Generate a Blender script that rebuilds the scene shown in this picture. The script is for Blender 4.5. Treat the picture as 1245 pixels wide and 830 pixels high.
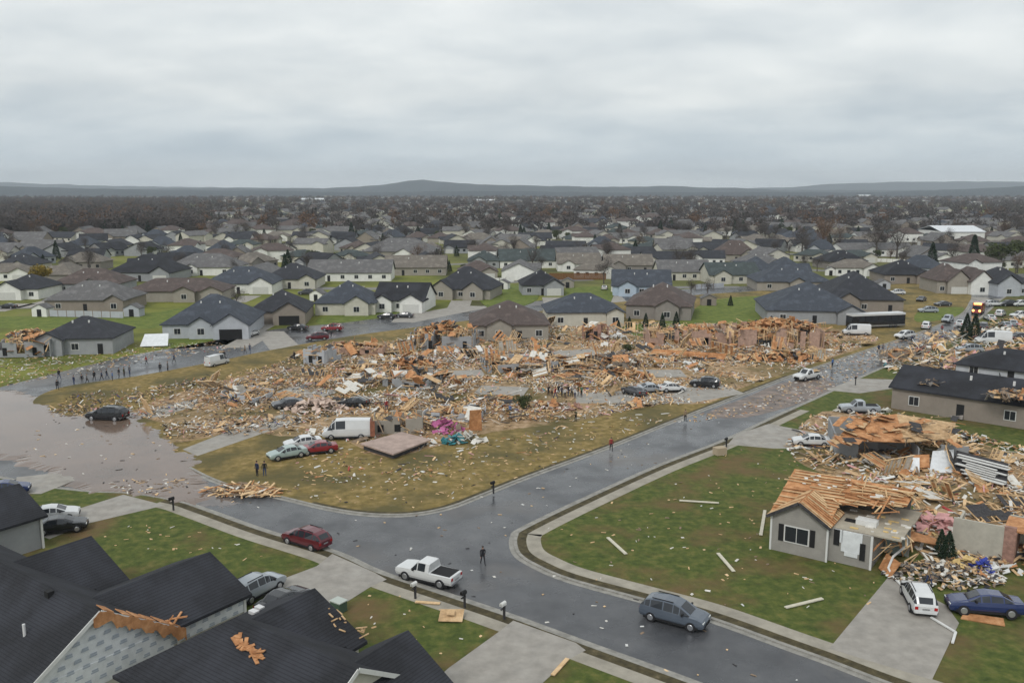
import bpy, math, random
import numpy as np
from mathutils import Vector, Matrix
R = math.radians
rnd = random.Random(7)
rng = np.random.default_rng(11)
for o in list(bpy.data.objects): bpy.data.objects.remove(o)
scene = bpy.context.scene
COL = scene.collection

# ------------------------------------------------------------------ camera, sky, sun, exposure
CAM_H, FPX, HZ = 32.0, 1070.0, 230.0
TILT = math.atan((415 - HZ) / FPX)
cd = bpy.data.cameras.new('camera'); cam = bpy.data.objects.new('camera', cd); COL.objects.link(cam)
cam.location = (0, 0, CAM_H); cam.rotation_euler = (math.pi / 2 - TILT, 0, 0)
cd.sensor_width = 36; cd.lens = FPX / 1245 * 36; cd.clip_start = .5; cd.clip_end = 40000
scene.camera = cam
scene.view_settings.view_transform = 'Standard'; scene.view_settings.look = 'None'
scene.view_settings.exposure = 0.30; scene.view_settings.gamma = 1
scene.cycles.max_bounces = 5; scene.cycles.volume_bounces = 0; scene.cycles.diffuse_bounces = 2
scene.cycles.glossy_bounces = 2; scene.cycles.transmission_bounces = 2

w = bpy.data.worlds.new('World'); scene.world = w; w.use_nodes = True
nt = w.node_tree; nt.nodes.clear(); N = nt.nodes.new; LK = nt.links.new
out = N('ShaderNodeOutputWorld'); bg = N('ShaderNodeBackground'); bg.inputs[1].default_value = .1
sky = N('ShaderNodeTexSky'); sky.sky_type = 'NISHITA'; sky.sun_disc = False
sky.sun_elevation = R(44); sky.sun_rotation = R(180 + 28)
tc = N('ShaderNodeTexCoord')
sep = N('ShaderNodeSeparateXYZ'); LK(tc.outputs['Generated'], sep.inputs[0])
# flatten the direction onto a cloud deck so that the bands crowd towards the horizon
den = N('ShaderNodeMath'); den.operation = 'ADD'; den.inputs[1].default_value = .22; LK(sep.outputs[2], den.inputs[0])
dvx = N('ShaderNodeMath'); dvx.operation = 'DIVIDE'; LK(sep.outputs[0], dvx.inputs[0]); LK(den.outputs[0], dvx.inputs[1])
dvy = N('ShaderNodeMath'); dvy.operation = 'DIVIDE'; LK(sep.outputs[1], dvy.inputs[0]); LK(den.outputs[0], dvy.inputs[1])
cmb = N('ShaderNodeCombineXYZ'); LK(dvx.outputs[0], cmb.inputs[0]); LK(dvy.outputs[0], cmb.inputs[1])
mp = N('ShaderNodeMapping'); mp.inputs['Rotation'].default_value = (0, 0, R(20)); mp.inputs['Scale'].default_value = (.75, 1.0, 1); LK(cmb.outputs[0], mp.inputs[0])
nz = N('ShaderNodeTexNoise'); nz.inputs['Scale'].default_value = 1.8; nz.inputs['Detail'].default_value = 9; nz.inputs['Roughness'].default_value = .54; nz.inputs['Distortion'].default_value = .12
LK(mp.outputs[0], nz.inputs['Vector'])
cr = N('ShaderNodeValToRGB'); e = cr.color_ramp.elements
e[0].position = .30; e[0].color = (5.2, 5.65, 5.95, 1); e[1].position = .62; e[1].color = (7.35, 7.6, 7.6, 1)
LK(nz.outputs['Fac'], cr.inputs[0])
# low darker stratus band close to the horizon
hr = N('ShaderNodeValToRGB'); h = hr.color_ramp.elements
h[0].position = 0; h[0].color = (.92, .95, .97, 1)
h[1].position = .30; h[1].color = (1, 1, 1, 1)
for p_, c_ in ((.014, (.95, .98, 1.0, 1)), (.030, (.80, .86, .91, 1)), (.055, (.80, .85, .89, 1)), (.10, (.99, .99, .98, 1)), (.16, (1.03, 1.03, 1.02, 1))):
    q = h.new(p_); q.color = c_
wv = N('ShaderNodeMath'); wv.operation = 'MULTIPLY_ADD'; wv.inputs[1].default_value = .06; LK(nz.outputs['Fac'], wv.inputs[0])
sb = N('ShaderNodeMath'); sb.operation = 'SUBTRACT'; sb.inputs[1].default_value = .03; LK(sep.outputs[2], sb.inputs[0]); LK(sb.outputs[0], wv.inputs[2])
LK(wv.outputs[0], hr.inputs[0])
mu = N('ShaderNodeMix'); mu.data_type = 'RGBA'; mu.blend_type = 'MULTIPLY'; mu.inputs[0].default_value = 1
LK(cr.outputs[0], mu.inputs[6]); LK(hr.outputs[0], mu.inputs[7])
mx = N('ShaderNodeMix'); mx.data_type = 'RGBA'; mx.inputs[0].default_value = .97
LK(sky.outputs[0], mx.inputs[6]); LK(mu.outputs[2], mx.inputs[7]); LK(mx.outputs[2], bg.inputs[0]); LK(bg.outputs[0], out.inputs[0])

sd = bpy.data.lights.new('sun', 'SUN'); sun = bpy.data.objects.new('sun', sd); COL.objects.link(sun)
sd.energy = 1.25; sd.angle = R(16); sd.color = (1, .97, .93)
sun.rotation_euler = (R(46), 0, R(-28))

# ------------------------------------------------------------------ helpers
def P(u, v, z=0.0):
    """ground point that stands at this place of the photograph"""
    x = (u - 622.5) / FPX; y = -(v - 415) / FPX; t = TILT
    d = (x, math.cos(t) + y * math.sin(t), -math.sin(t) + y * math.cos(t))
    k = (z - CAM_H) / d[2]
    return Vector((d[0] * k, d[1] * k, z))

def mat(name, col, rough=.8, var=0, scale=2.0, col2=None, metal=0, spec=.3, bump=0, bscale=None, detail=4, stretch=None, coat=0, ramp=None):
    m = bpy.data.materials.new(name); m.use_nodes = True; t = m.node_tree; b = t.nodes['Principled BSDF']
    b.inputs['Roughness'].default_value = rough; b.inputs['Metallic'].default_value = metal
    b.inputs['Specular IOR Level'].default_value = spec; b.inputs['Coat Weight'].default_value = coat
    b.inputs['Base Color'].default_value = (*col, 1)
    tcn = t.nodes.new('ShaderNodeTexCoord'); src = tcn.outputs['Object']
    if stretch:
        mpn = t.nodes.new('ShaderNodeMapping'); mpn.inputs['Scale'].default_value = stretch; t.links.new(src, mpn.inputs[0]); src = mpn.outputs[0]
    if var or col2 or ramp:
        n = t.nodes.new('ShaderNodeTexNoise'); n.inputs['Scale'].default_value = scale; n.inputs['Detail'].default_value = detail; n.inputs['Roughness'].default_value = .65
        t.links.new(src, n.inputs['Vector'])
        r = t.nodes.new('ShaderNodeValToRGB'); el = r.color_ramp.elements
        if ramp:
            el[0].position, el[0].color = ramp[0][0], (*ramp[0][1], 1); el[1].position, el[1].color = ramp[-1][0], (*ramp[-1][1], 1)
            for p_, c_ in ramp[1:-1]: q = el.new(p_); q.color = (*c_, 1)
        else:
            a = tuple(c * (1 - var) for c in col); c2 = col2 or tuple(min(1, c * (1 + var)) for c in col)
            el[0].position = .35; el[0].color = (*a, 1); el[1].position = .68; el[1].color = (*c2, 1)
        t.links.new(n.outputs['Fac'], r.inputs[0]); t.links.new(r.outputs[0], b.inputs['Base Color'])
    if bump:
        n2 = t.nodes.new('ShaderNodeTexNoise'); n2.inputs['Scale'].default_value = bscale or scale * 4; n2.inputs['Detail'].default_value = 5
        t.links.new(src, n2.inputs['Vector']); bp = t.nodes.new('ShaderNodeBump'); bp.inputs['Strength'].default_value = bump
        bp.inputs['Distance'].default_value = .1; t.links.new(n2.outputs['Fac'], bp.inputs['Height']); t.links.new(bp.outputs[0], b.inputs['Normal'])
    return m

def two_scale(m, col_b, scale, lo, hi, detail=3):
    """patches of a second colour laid over a material by a larger noise"""
    t = m.node_tree; b = t.nodes['Principled BSDF']; l = b.inputs['Base Color'].links
    tcn = t.nodes.new('ShaderNodeTexCoord'); n = t.nodes.new('ShaderNodeTexNoise'); n.inputs['Scale'].default_value = scale; n.inputs['Detail'].default_value = detail
    n.inputs['Roughness'].default_value = .6
    t.links.new(tcn.outputs['Object'], n.inputs['Vector']); r = t.nodes.new('ShaderNodeMapRange'); r.inputs[1].default_value = lo; r.inputs[2].default_value = hi
    t.links.new(n.outputs['Fac'], r.inputs[0]); x = t.nodes.new('ShaderNodeMix'); x.data_type = 'RGBA'
    t.links.new(r.outputs[0], x.inputs[0])
    if l: t.links.new(l[0].from_socket, x.inputs[6])
    else: x.inputs[6].default_value = b.inputs['Base Color'].default_value
    x.inputs[7].default_value = (*col_b, 1); t.links.new(x.outputs[2], b.inputs['Base Color'])
    return m

def rough_noise(m, scale, lo, hi, r0, r1):
    t = m.node_tree; b = t.nodes['Principled BSDF']
    tcn = t.nodes.new('ShaderNodeTexCoord'); n = t.nodes.new('ShaderNodeTexNoise'); n.inputs['Scale'].default_value = scale; n.inputs['Detail'].default_value = 5
    t.links.new(tcn.outputs['Object'], n.inputs['Vector']); r = t.nodes.new('ShaderNodeMapRange')
    for i, v in zip((1, 2, 3, 4), (lo, hi, r0, r1)): r.inputs[i].default_value = v
    t.links.new(n.outputs['Fac'], r.inputs[0]); t.links.new(r.outputs[0], b.inputs['Roughness'])
    return m

def siding(m, step=.2, amt=.35, axis=2):
    """horizontal lap lines (or vertical ribs) as a bump"""
    t = m.node_tree; b = t.nodes['Principled BSDF']; tcn = t.nodes.new('ShaderNodeTexCoord'); s = t.nodes.new('ShaderNodeSeparateXYZ')
    t.links.new(tcn.outputs['Object'], s.inputs[0]); d = t.nodes.new('ShaderNodeMath'); d.operation = 'DIVIDE'; d.inputs[1].default_value = step
    t.links.new(s.outputs[axis], d.inputs[0]); f = t.nodes.new('ShaderNodeMath'); f.operation = 'FRACT'; t.links.new(d.outputs[0], f.inputs[0])
    bp = t.nodes.new('ShaderNodeBump'); bp.inputs['Strength'].default_value = amt; bp.inputs['Distance'].default_value = .03
    t.links.new(f.outputs[0], bp.inputs['Height']); t.links.new(bp.outputs[0], b.inputs['Normal'])
    return m

class MB:
    def __init__(s): s.v = []; s.f = []; s.m = []
    def quad(s, pts, m=0):
        i = len(s.v); s.v += [tuple(p) for p in pts]; s.f.append(tuple(range(i, i + len(pts)))); s.m.append(m)
    def box(s, x0, x1, y0, y1, z0, z1, m=0, M=None):
        c = [(x0, y0, z0), (x1, y0, z0), (x1, y1, z0), (x0, y1, z0), (x0, y0, z1), (x1, y0, z1), (x1, y1, z1), (x0, y1, z1)]
        if M is not None: c = [tuple(M @ Vector(p)) for p in c]
        s.hexa(c, m)
    def hexa(s, c, m=0):
        i = len(s.v); s.v += [tuple(p) for p in c]
        for q in ((0, 3, 2, 1), (4, 5, 6, 7), (0, 1, 5, 4), (1, 2, 6, 5), (2, 3, 7, 6), (3, 0, 4, 7)):
            s.f.append(tuple(i + k for k in q)); s.m.append(m)
    def slab(s, pts, th, m=0):
        """a flat panel through 3+ points with thickness th along its normal"""
        pts = [Vector(p) for p in pts]; n = (pts[1] - pts[0]).cross(pts[2] - pts[0]).normalized() * th
        k = len(pts); i = len(s.v); s.v += [tuple(p) for p in pts] + [tuple(p - n) for p in pts]
        s.f.append(tuple(range(i, i + k))); s.m.append(m); s.f.append(tuple(range(i + 2 * k - 1, i + k - 1, -1))); s.m.append(m)
        for a in range(k): b = (a + 1) % k; s.f.append((i + a, i + k + a, i + k + b, i + b)); s.m.append(m)
    def bar(s, a, b, w, h=None, m=0):
        a = Vector(a); b = Vector(b); d = b - a; L = d.length
        if L < 1e-6: return
        q = d.to_track_quat('X', 'Z'); M = Matrix.Translation(a) @ q.to_matrix().to_4x4(); h = h or w
        s.box(0, L, -w / 2, w / 2, -h / 2, h / 2, m, M)
    def cyl(s, a, b, r, r2=None, n=12, m=0):
        a = Vector(a); b = Vector(b); r2 = r if r2 is None else r2; q = (b - a).to_track_quat('Z', 'Y').to_matrix()
        i = len(s.v)
        for p, rr in ((a, r), (b, r2)):
            for k in range(n):
                t = 2 * math.pi * k / n; s.v.append(tuple(p + q @ Vector((rr * math.cos(t), rr * math.sin(t), 0))))
        for k in range(n): s.f.append((i + k, i + (k + 1) % n, i + n + (k + 1) % n, i + n + k)); s.m.append(m)
        s.f.append(tuple(range(i + n - 1, i - 1, -1))); s.m.append(m); s.f.append(tuple(range(i + n, i + 2 * n))); s.m.append(m)
    def poly(s, pts, z0, z1, m=0):
        """upright prism over a ground outline"""
        k = len(pts); ar = sum(pts[a][0] * pts[(a + 1) % k][1] - pts[(a + 1) % k][0] * pts[a][1] for a in range(k))
        if ar < 0: pts = pts[::-1]
        i = len(s.v); s.v += [(p[0], p[1], z1) for p in pts]; s.f.append(tuple(range(i, i + k))); s.m.append(m)
        if z0 < z1:
            s.v += [(p[0], p[1], z0) for p in pts]
            for a in range(k): b = (a + 1) % k; s.f.append((i + a, i + k + a, i + k + b, i + b)); s.m.append(m)
    def mesh(s, name, mats, smooth=False):
        me = bpy.data.meshes.new(name); me.from_pydata(s.v, [], s.f)
        for x in (mats if isinstance(mats, (list, tuple)) else [mats]): me.materials.append(x)
        me.polygons.foreach_set('material_index', s.m)
        if smooth: me.polygons.foreach_set('use_smooth', [True] * len(s.f))
        me.update(); return me
    def build(s, name, mats, parent=None, smooth=False, loc=None, rz=0):
        o = bpy.data.objects.new(name, s.mesh(name, mats, smooth)); COL.objects.link(o)
        if parent: o.parent = parent
        if loc is not None: o.location = loc; o.rotation_euler.z = rz
        return o

def tag(o, label=None, cat=None, group=None, kind=None):
    if label: o['label'] = label
    if cat: o['category'] = cat
    if group: o['group'] = group
    if kind: o['kind'] = kind
    return o
def thing(name, label, cat, loc, rz=0, group=None):
    o = bpy.data.objects.new(name, None); COL.objects.link(o); o.location = loc; o.rotation_euler.z = rz
    o.empty_display_size = .2
    return tag(o, label, cat, group)
KIDS = {}
def copy_tree(o, parent=None):
    c = o.copy(); COL.objects.link(c)
    if parent: c.parent = parent
    for ch in o.children: copy_tree(ch, c)
    return c
def struct(mb, name, mats, **k): return tag(mb.build(name, mats, **k), kind='structure')

# ------------------------------------------------------------------ materials
M = {}
grass_a = mat('lawn', (.055, .062, .018), .95, scale=1.1, detail=8, bump=.6, bscale=5, ramp=[(.30, (.036, .055, .010)), (.5, (.072, .094, .018)), (.72, (.155, .145, .040))])
two_scale(grass_a, (.135, .088, .038), .13, .48, .66, 9)
grass_b = mat('faded lawn', (.1, .09, .03), .95, scale=.9, detail=8, bump=.6, bscale=4, ramp=[(.28, (.095, .070, .020)), (.5, (.205, .150, .048)), (.72, (.34, .24, .11))])
two_scale(grass_b, (.10, .085, .032), .12, .46, .62, 8)
dirt = mat('trampled dirt', (.2, .15, .1), .95, scale=.8, detail=9, bump=.8, bscale=3, ramp=[(.25, (.085, .062, .028)), (.42, (.24, .16, .08)), (.55, (.38, .26, .155)), (.75, (.56, .43, .31))])
two_scale(dirt, (.11, .09, .03), .07, .45, .62, 5)
field = mat('town ground', (.06, .06, .025), .95, scale=.035, detail=10, ramp=[(.30, (.055, .05, .02)), (.44, (.10, .115, .018)), (.56, (.17, .18, .03)), (.72, (.17, .14, .07))])
two_scale(field, (.075, .062, .05), .0011, .42, .55, 3)
asphalt = mat('wet asphalt', (.055, .057, .062), .4, scale=.35, detail=8, spec=.5, bump=.15, bscale=9, ramp=[(.30, (.042, .044, .049)), (.55, (.066, .068, .073)), (.75, (.095, .095, .098))])
two_scale(asphalt, (.13, .12, .112), .055, .54, .68, 6); rough_noise(asphalt, .22, .36, .62, .12, .42)
concrete = mat('damp concrete', (.30, .28, .25), .8, var=.16, scale=.8, detail=7)
rough_noise(concrete, .5, .4, .6, .5, .85)
walkm = mat('sidewalk concrete', (.31, .285, .235), .85, var=.2, scale=.6, detail=7)
kerbm = mat('kerb concrete', (.27, .26, .235), .85, var=.25, scale=1.2, detail=6)
verge = mat('muddy verge', (.07, .055, .03), .95, scale=1.5, detail=7, ramp=[(.3, (.03, .026, .014)), (.6, (.085, .07, .035)), (.8, (.2, .16, .1))])
water = mat('muddy flood water', (.2, .15, .12), .10, scale=.08, detail=4, spec=.55, bump=.04, bscale=1.6, ramp=[(.3, (.11, .080, .062)), (.55, (.17, .118, .088)), (.75, (.15, .112, .09))])
shg = lambda n, c, v=.22: mat(n, c, .9, scale=3.0, detail=7, bump=.5, bscale=9, ramp=[(.3, tuple(x * (1 - v) for x in c)), (.6, c), (.8, tuple(x * (1 + v * 1.5) for x in c))])
ROOF = dict(black=shg('black shingles', (.022, .023, .027)), slate=shg('slate blue shingles', (.055, .063, .078)), dark=shg('charcoal shingles', (.036, .038, .045)),
            grey=shg('grey shingles', (.125, .122, .122)), brown=shg('brown shingles', (.092, .072, .066)), tan=shg('weathered shingles', (.155, .138, .118)), green=shg('green grey shingles', (.055, .068, .068)))
for k_ in ('black',): two_scale(ROOF[k_], (.034, .036, .044), .25, .42, .6, 7)
def courses(m):
    t = m.node_tree; b = t.nodes['Principled BSDF']; tcn = t.nodes.new('ShaderNodeTexCoord'); s = t.nodes.new('ShaderNodeSeparateXYZ'); t.links.new(tcn.outputs['Object'], s.inputs[0])
    d = t.nodes.new('ShaderNodeMath'); d.operation = 'MULTIPLY'; d.inputs[1].default_value = 9; t.links.new(s.outputs[2], d.inputs[0]); f = t.nodes.new('ShaderNodeMath'); f.operation = 'FRACT'; t.links.new(d.outputs[0], f.inputs[0])
    x = t.nodes.new('ShaderNodeMix'); x.data_type = 'RGBA'; x.blend_type = 'MULTIPLY'; x.inputs[0].default_value = 1; l = b.inputs['Base Color'].links[0].from_socket
    r = t.nodes.new('ShaderNodeValToRGB'); r.color_ramp.elements[0].position = .12; r.color_ramp.elements[0].color = (.62, .62, .62, 1); r.color_ramp.elements[1].position = .3; r.color_ramp.elements[1].color = (1.1, 1.1, 1.1, 1)
    t.links.new(f.outputs[0], r.inputs[0]); t.links.new(l, x.inputs[6]); t.links.new(r.outputs[0], x.inputs[7]); t.links.new(x.outputs[2], b.inputs['Base Color'])
courses(ROOF['black'])
for k_ in ('dark', 'slate', 'grey', 'brown', 'tan', 'green'): l_ = ROOF[k_].node_tree.nodes['Color Ramp'].color_ramp.elements; two_scale(ROOF[k_], tuple(c * 1.45 for c in l_[1].color[:3]), .55, .5, .68, 7)
WALL = {k: siding(mat(k + ' siding', c, .75, var=.08, scale=.7)) for k, c in dict(white=(.72, .72, .68), cream=(.52, .50, .43), beige=(.31, .285, .245), pale=(.42, .44, .47), greyw=(.30, .31, .32), tanw=(.26, .225, .19), stone=(.25, .23, .21), blue=(.40, .48, .56)).items()}
glass = mat('dark window glass', (.02, .024, .03), .12, spec=.6)
trim = mat('white trim', (.62, .62, .60), .6, var=.05)
dark = mat('dark opening', (.015, .015, .016), .8)
doorm = mat('garage door', (.55, .55, .52), .6, var=.05)
osb = mat('orange sheathing board', (.5, .22, .09), .85, scale=1.6, detail=7, ramp=[(.3, (.27, .12, .05)), (.55, (.48, .235, .105)), (.75, (.64, .38, .20))])
ply = mat('tan plywood', (.5, .36, .2), .85, scale=1.6, detail=6, ramp=[(.3, (.34, .22, .12)), (.55, (.56, .38, .21)), (.75, (.68, .52, .33))])
lum = mat('fresh lumber', (.6, .42, .24), .8, scale=1.2, detail=5, ramp=[(.3, (.46, .29, .14)), (.6, (.70, .50, .29)), (.8, (.78, .62, .42))])
lumd = mat('weathered lumber', (.22, .16, .11), .85, var=.3, scale=2)
gyp = mat('broken drywall', (.62, .60, .55), .85, var=.15, scale=2)
pinkm = mat('pink insulation', (.60, .33, .32), .95, var=.2, scale=2)
yel = mat('yellow insulation', (.62, .45, .2), .95, var=.2, scale=2)
tarb = mat('torn dark shingles', (.05, .048, .05), .9, var=.35, scale=3)
rub = mat('grey rubble', (.22, .2, .18), .9, var=.4, scale=2)
brick = mat('pink brick', (.32, .19, .15), .9, var=.25, scale=3)
red = mat('red cloth', (.35, .05, .05), .8, var=.2); bluc = mat('blue plastic', (.03, .05, .30), .5, var=.2); teal = mat('teal plastic', (.05, .22, .25), .5, var=.2); magenta = mat('magenta cloth', (.42, .12, .26), .8, var=.2)
wrap = siding(mat('pale house wrap', (.66, .68, .69), .6, scale=1.4, var=.1), .35, .3)

# ------------------------------------------------------------------ ground, roads, blocks
def wp(pts, z=0): return [tuple(P(u, v, z))[:2] for u, v in pts]
def smooth(pts, n=5, closed=False):
    """Catmull-Rom through ground points"""
    out_ = []; k = len(pts)
    rngk = range(k if closed else k - 1)
    for i in rngk:
        if closed: p0, p1, p2, p3 = (pts[(i + j) % k] for j in (-1, 0, 1, 2))
        else: p0, p1, p2, p3 = pts[max(i - 1, 0)], pts[i], pts[i + 1], pts[min(i + 2, k - 1)]
        for j in range(n):
            t = j / n
            out_.append(tuple(.5 * (2 * p1[c] + (p2[c] - p0[c]) * t + (2 * p0[c] - 5 * p1[c] + 4 * p2[c] - p3[c]) * t * t + (3 * p1[c] - p0[c] - 3 * p2[c] + p3[c]) * t ** 3) for c in (0, 1)))
    if not closed: out_.append(pts[-1])
    return out_
def offset(pl, d):
    o_ = []; k = len(pl)
    for i in range(k):
        a = pl[max(i - 1, 0)]; b = pl[min(i + 1, k - 1)]; dx, dy = b[0] - a[0], b[1] - a[1]; L = math.hypot(dx, dy) or 1
        o_.append((pl[i][0] - dy / L * d, pl[i][1] + dx / L * d))
    return o_
def strip(mb, pl, d0, d1, z0, z1, m=0):
    a = offset(pl, d0); b = offset(pl, d1)
    for i in range(len(pl) - 1):
        c = [(*a[i], z0), (*a[i + 1], z0), (*b[i + 1], z0), (*b[i], z0), (*a[i], z1), (*a[i + 1], z1), (*b[i + 1], z1), (*b[i], z1)]
        j = len(mb.v); mb.v += c
        for q in ((4, 5, 6, 7), (0, 1, 5, 4), (2, 3, 7, 6)): mb.f.append(tuple(j + x for x in q)); mb.m.append(m)

g = MB(); S = 14000
g.quad([(-S, -400, 0), (S, -400, 0), (S, S, 0), (-S, S, 0)]); struct(g, 'ground', field)

KZ = .13
a_near = smooth(wp([(-260, 500), (-120, 550), (20, 585), (100, 597), (160, 600), (215, 609), (247, 619), (320, 645), (405, 671), (454, 693), (490, 706), (560, 729), (625, 751), (712, 783), (836, 828), (960, 876)]))
r_lo = wp([(1400, 960), (1245, 893), (1080, 833), (1010, 806), (960, 788), (860, 752), (780, 730), (690, 705), (650, 688)])
r_nose = wp([(631, 676), (625, 664), (626, 652), (636, 643)])
r_up = wp([(700, 612), (800, 567), (880, 536), (940, 508), (1000, 481), (1060, 453), (1120, 427), (1165, 407), (1185, 392), (1200, 380), (1215, 366), (1245, 345)])
r_edge = smooth(r_lo + r_nose + r_up)
i_edge = smooth(wp([(1180, 367), (1172, 380), (1145, 394), (1100, 411), (1060, 424), (1010, 441), (960, 458), (900, 481), (820, 512), (740, 544), (640, 581), (585, 603), (545, 618), (500, 626), (450, 626), (400, 619), (340, 605), (290, 595), (240, 575), (205, 552), (195, 535)]))
i_back = smooth(wp([(195, 535), (165, 522), (120, 512), (70, 503), (40, 489), (77, 471), (165, 458), (257, 441), (330, 426), (420, 410), (500, 399), (600, 386), (720, 371), (860, 358), (1000, 350), (1120, 345), (1175, 352), (1180, 367)]))
c_far = smooth(wp([(-300, 540), (-120, 500), (-20, 476), (30, 463), (150, 434), (250, 416), (320, 402), (420, 392), (500, 382), (600, 372), (720, 358)]))

# asphalt: one sheet under the kerbed blocks
g = MB()
outl = c_far + [tuple(P(860, 346))[:2], tuple(P(1000, 338))[:2], tuple(P(1120, 334))[:2], tuple(P(1245, 330))[:2]] + r_edge[::-1] 
outl = c_far + [tuple(P(860, 350))[:2], tuple(P(1000, 343))[:2], tuple(P(1120, 338))[:2], tuple(P(1260, 332))[:2], (260, 200), (120, 30), (20, 25), (-90, 60)]
g.poly(outl, 0, .02); struct(g, 'road', asphalt)

def block(name, edge, rest, m, side=1):
    b = MB(); inner = offset(edge, .3 * side); b.poly(inner + rest, 0, KZ - .012); struct(b, name, m)
    k = MB(); strip(k, edge, 0, .32 * side, 0, KZ); strip(k, edge, -.45 * side, 0, 0.021, .032); struct(k, 'kerb', kerbm)
island_poly = i_edge + i_back
block('lawn', i_edge, i_back[1:-1], grass_b, -1)
block('lawn', r_edge, [(420, 420), (420, 60), (140, 20)], grass_a, -1)
block('lawn', a_near, [(60, -60), (-260, -60), (-260, 120)], grass_a, -1)
v_ = MB(); seg = [p for p in r_edge if p[0] > -1 and p[1] < 128]
strip(v_, seg, -.33, -1.15, KZ - .05, KZ - .006); struct(v_, 'verge', verge)
v_ = MB(); strip(v_, seg, -1.17, -2.5, KZ - .05, KZ + .01); struct(v_, 'sidewalk', walkm)
sega = [p for p in a_near if p[0] > -36]
v_ = MB(); strip(v_, sega, -.33, -1.2, KZ - .05, KZ - .006); struct(v_, 'verge', verge)
v_ = MB(); strip(v_, sega, -1.22, -2.5, KZ - .05, KZ + .01); struct(v_, 'sidewalk', walkm)
segi = [p for p in i_edge if p[1] < 150 and p[0] > -22]
v_ = MB(); strip(v_, segi, -.33, -.8, KZ - .05, KZ - .004); struct(v_, 'verge', verge)

# torn-up ground of the debris lots, over the island's lawn
deb = wp([(200, 538), (200, 515), (160, 500), (240, 470), (330, 447), (370, 424), (480, 414), (600, 398), (790, 392), (1000, 398), (1070, 412), (1000, 438), (900, 472), (860, 490), (800, 492), (700, 512), (600, 525), (520, 545), (470, 556), (430, 540), (400, 530), (340, 530), (290, 520), (260, 530)], KZ)
g = MB(); g.poly(smooth(deb, 3, True), 0, KZ + .003); struct(g, 'dirt', dirt)
g = MB(); g.poly(smooth(wp([(1000, 500), (1100, 510), (1245, 560), (1330, 640), (1245, 680), (1180, 700), (1110, 665), (1105, 600), (1000, 575), (960, 545)], KZ), 3, True), 0, KZ + .003); struct(g, 'dirt', dirt)

def slab(name, pts, z=KZ + .008, m=None, z0=0):
    g = MB(); g.poly(wp(pts, KZ), z0, z); return struct(g, name, m or concrete)
slab('driveway', [(404, 673), (456, 696), (470, 704), (452, 712), (395, 748), (330, 716), (345, 703), (385, 688)], KZ + .014)
slab('driveway', [(624, 754), (700, 781), (712, 790), (690, 802), (655, 834), (600, 900), (450, 900), (545, 812), (606, 768)], KZ + .014)
slab('driveway', [(1081, 700), (1150, 735), (1166, 757), (1133, 826), (1008, 788)], KZ + .014)
slab('driveway', [(60, 655), (102, 637), (200, 614), (150, 601), (90, 620), (20, 640)], KZ + .014)
slab('driveway', [(20, 600), (50, 600), (95, 582), (75, 574), (20, 580)], KZ + .014)
slab('driveway', [(222, 546), (300, 515), (345, 503), (374, 508), (330, 523), (240, 554)], KZ + .008)
slab('driveway', [(168, 501), (200, 492), (240, 485), (235, 495), (180, 509)], KZ + .008)
slab('driveway', [(895, 528), (935, 515), (1010, 530), (1030, 545), (940, 545), (885, 540)], KZ + .014)
slab('driveway', [(1005, 474), (1040, 460), (1110, 462), (1100, 470), (1045, 478)], KZ + .014)
slab('driveway', [(310, 402), (345, 402), (370, 425), (330, 427)], .03)
slab('driveway', [(840, 490), (905, 478), (880, 468), (820, 472), (700, 478), (700, 490)], KZ + .010)
slab('driveway', [(490, 383), (560, 371), (600, 372), (500, 392)], .03)
slab('driveway', [(1130, 445), (1165, 432), (1245, 440), (1245, 455)], KZ + .010)

g = MB(); g.poly(smooth(wp([(872, 496), (905, 484), (950, 466), (1000, 462), (1015, 470), (985, 486), (940, 500), (900, 508), (860, 506)]), 5, True), .022, .026)
struct(g, 'mud', mat('muddy wash on the road', (.18, .14, .12), .5, scale=.5, detail=8, ramp=[(.3, (.075, .068, .066)), (.5, (.16, .125, .105)), (.7, (.30, .23, .19))]))
# flood water
def ragged(pts, amp=.5):
    q = random.Random(3); o_ = []
    s_ = smooth(pts, 14, True)
    for i, p in enumerate(s_):
        a = s_[i - 1]; b = s_[(i + 1) % len(s_)]; dx, dy = b[0] - a[0], b[1] - a[1]; L = math.hypot(dx, dy) or 1; k = amp * (q.gauss(0, .6) + 1.3 * math.sin(i * .55) * math.sin(i * .17))
        o_.append((p[0] - dy / L * k, p[1] + dx / L * k))
    return o_
g = MB()
wo = (ragged(wp([(-200, 500), (-60, 480), (2, 475), (40, 488), (70, 503), (100, 506), (112, 499), (150, 497), (166, 504), (172, 514), (195, 530), (210, 545), (236, 560), (225, 582), (245, 597), (225, 608), (185, 600), (150, 597), (110, 592), (80, 575), (45, 562), (10, 552), (-120, 560)], KZ)))
def pond(g, o_, z):
    g.poly(o_, z, z); ar = sum(o_[a][0] * o_[(a + 1) % len(o_)][1] - o_[(a + 1) % len(o_)][0] * o_[a][1] for a in range(len(o_))); c_ = smooth(o_, 1, True)
    sg = -1 if ar > 0 else 1; k = len(o_); out_ = []
    for i in range(k):
        a, b = o_[i - 2], o_[(i + 2) % k]; dx, dy = b[0] - a[0], b[1] - a[1]; L = math.hypot(dx, dy) or 1; out_.append((o_[i][0] - dy / L * 1.6 * sg, o_[i][1] + dx / L * 1.6 * sg))
    for i in range(k): j = (i + 1) % k; g.quad([(*o_[i], z), (*o_[j], z), (*out_[j], .012), (*out_[i], .012)])
pond(g, wo, KZ + .02)
tag(struct(g, 'flood_water', water), 'brown flood water standing across the street on the left')
g = MB(); g.poly(ragged(wp([(185, 598), (235, 578), (262, 592), (290, 606), (270, 618), (235, 610)]), .5), .028, .028)
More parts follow.
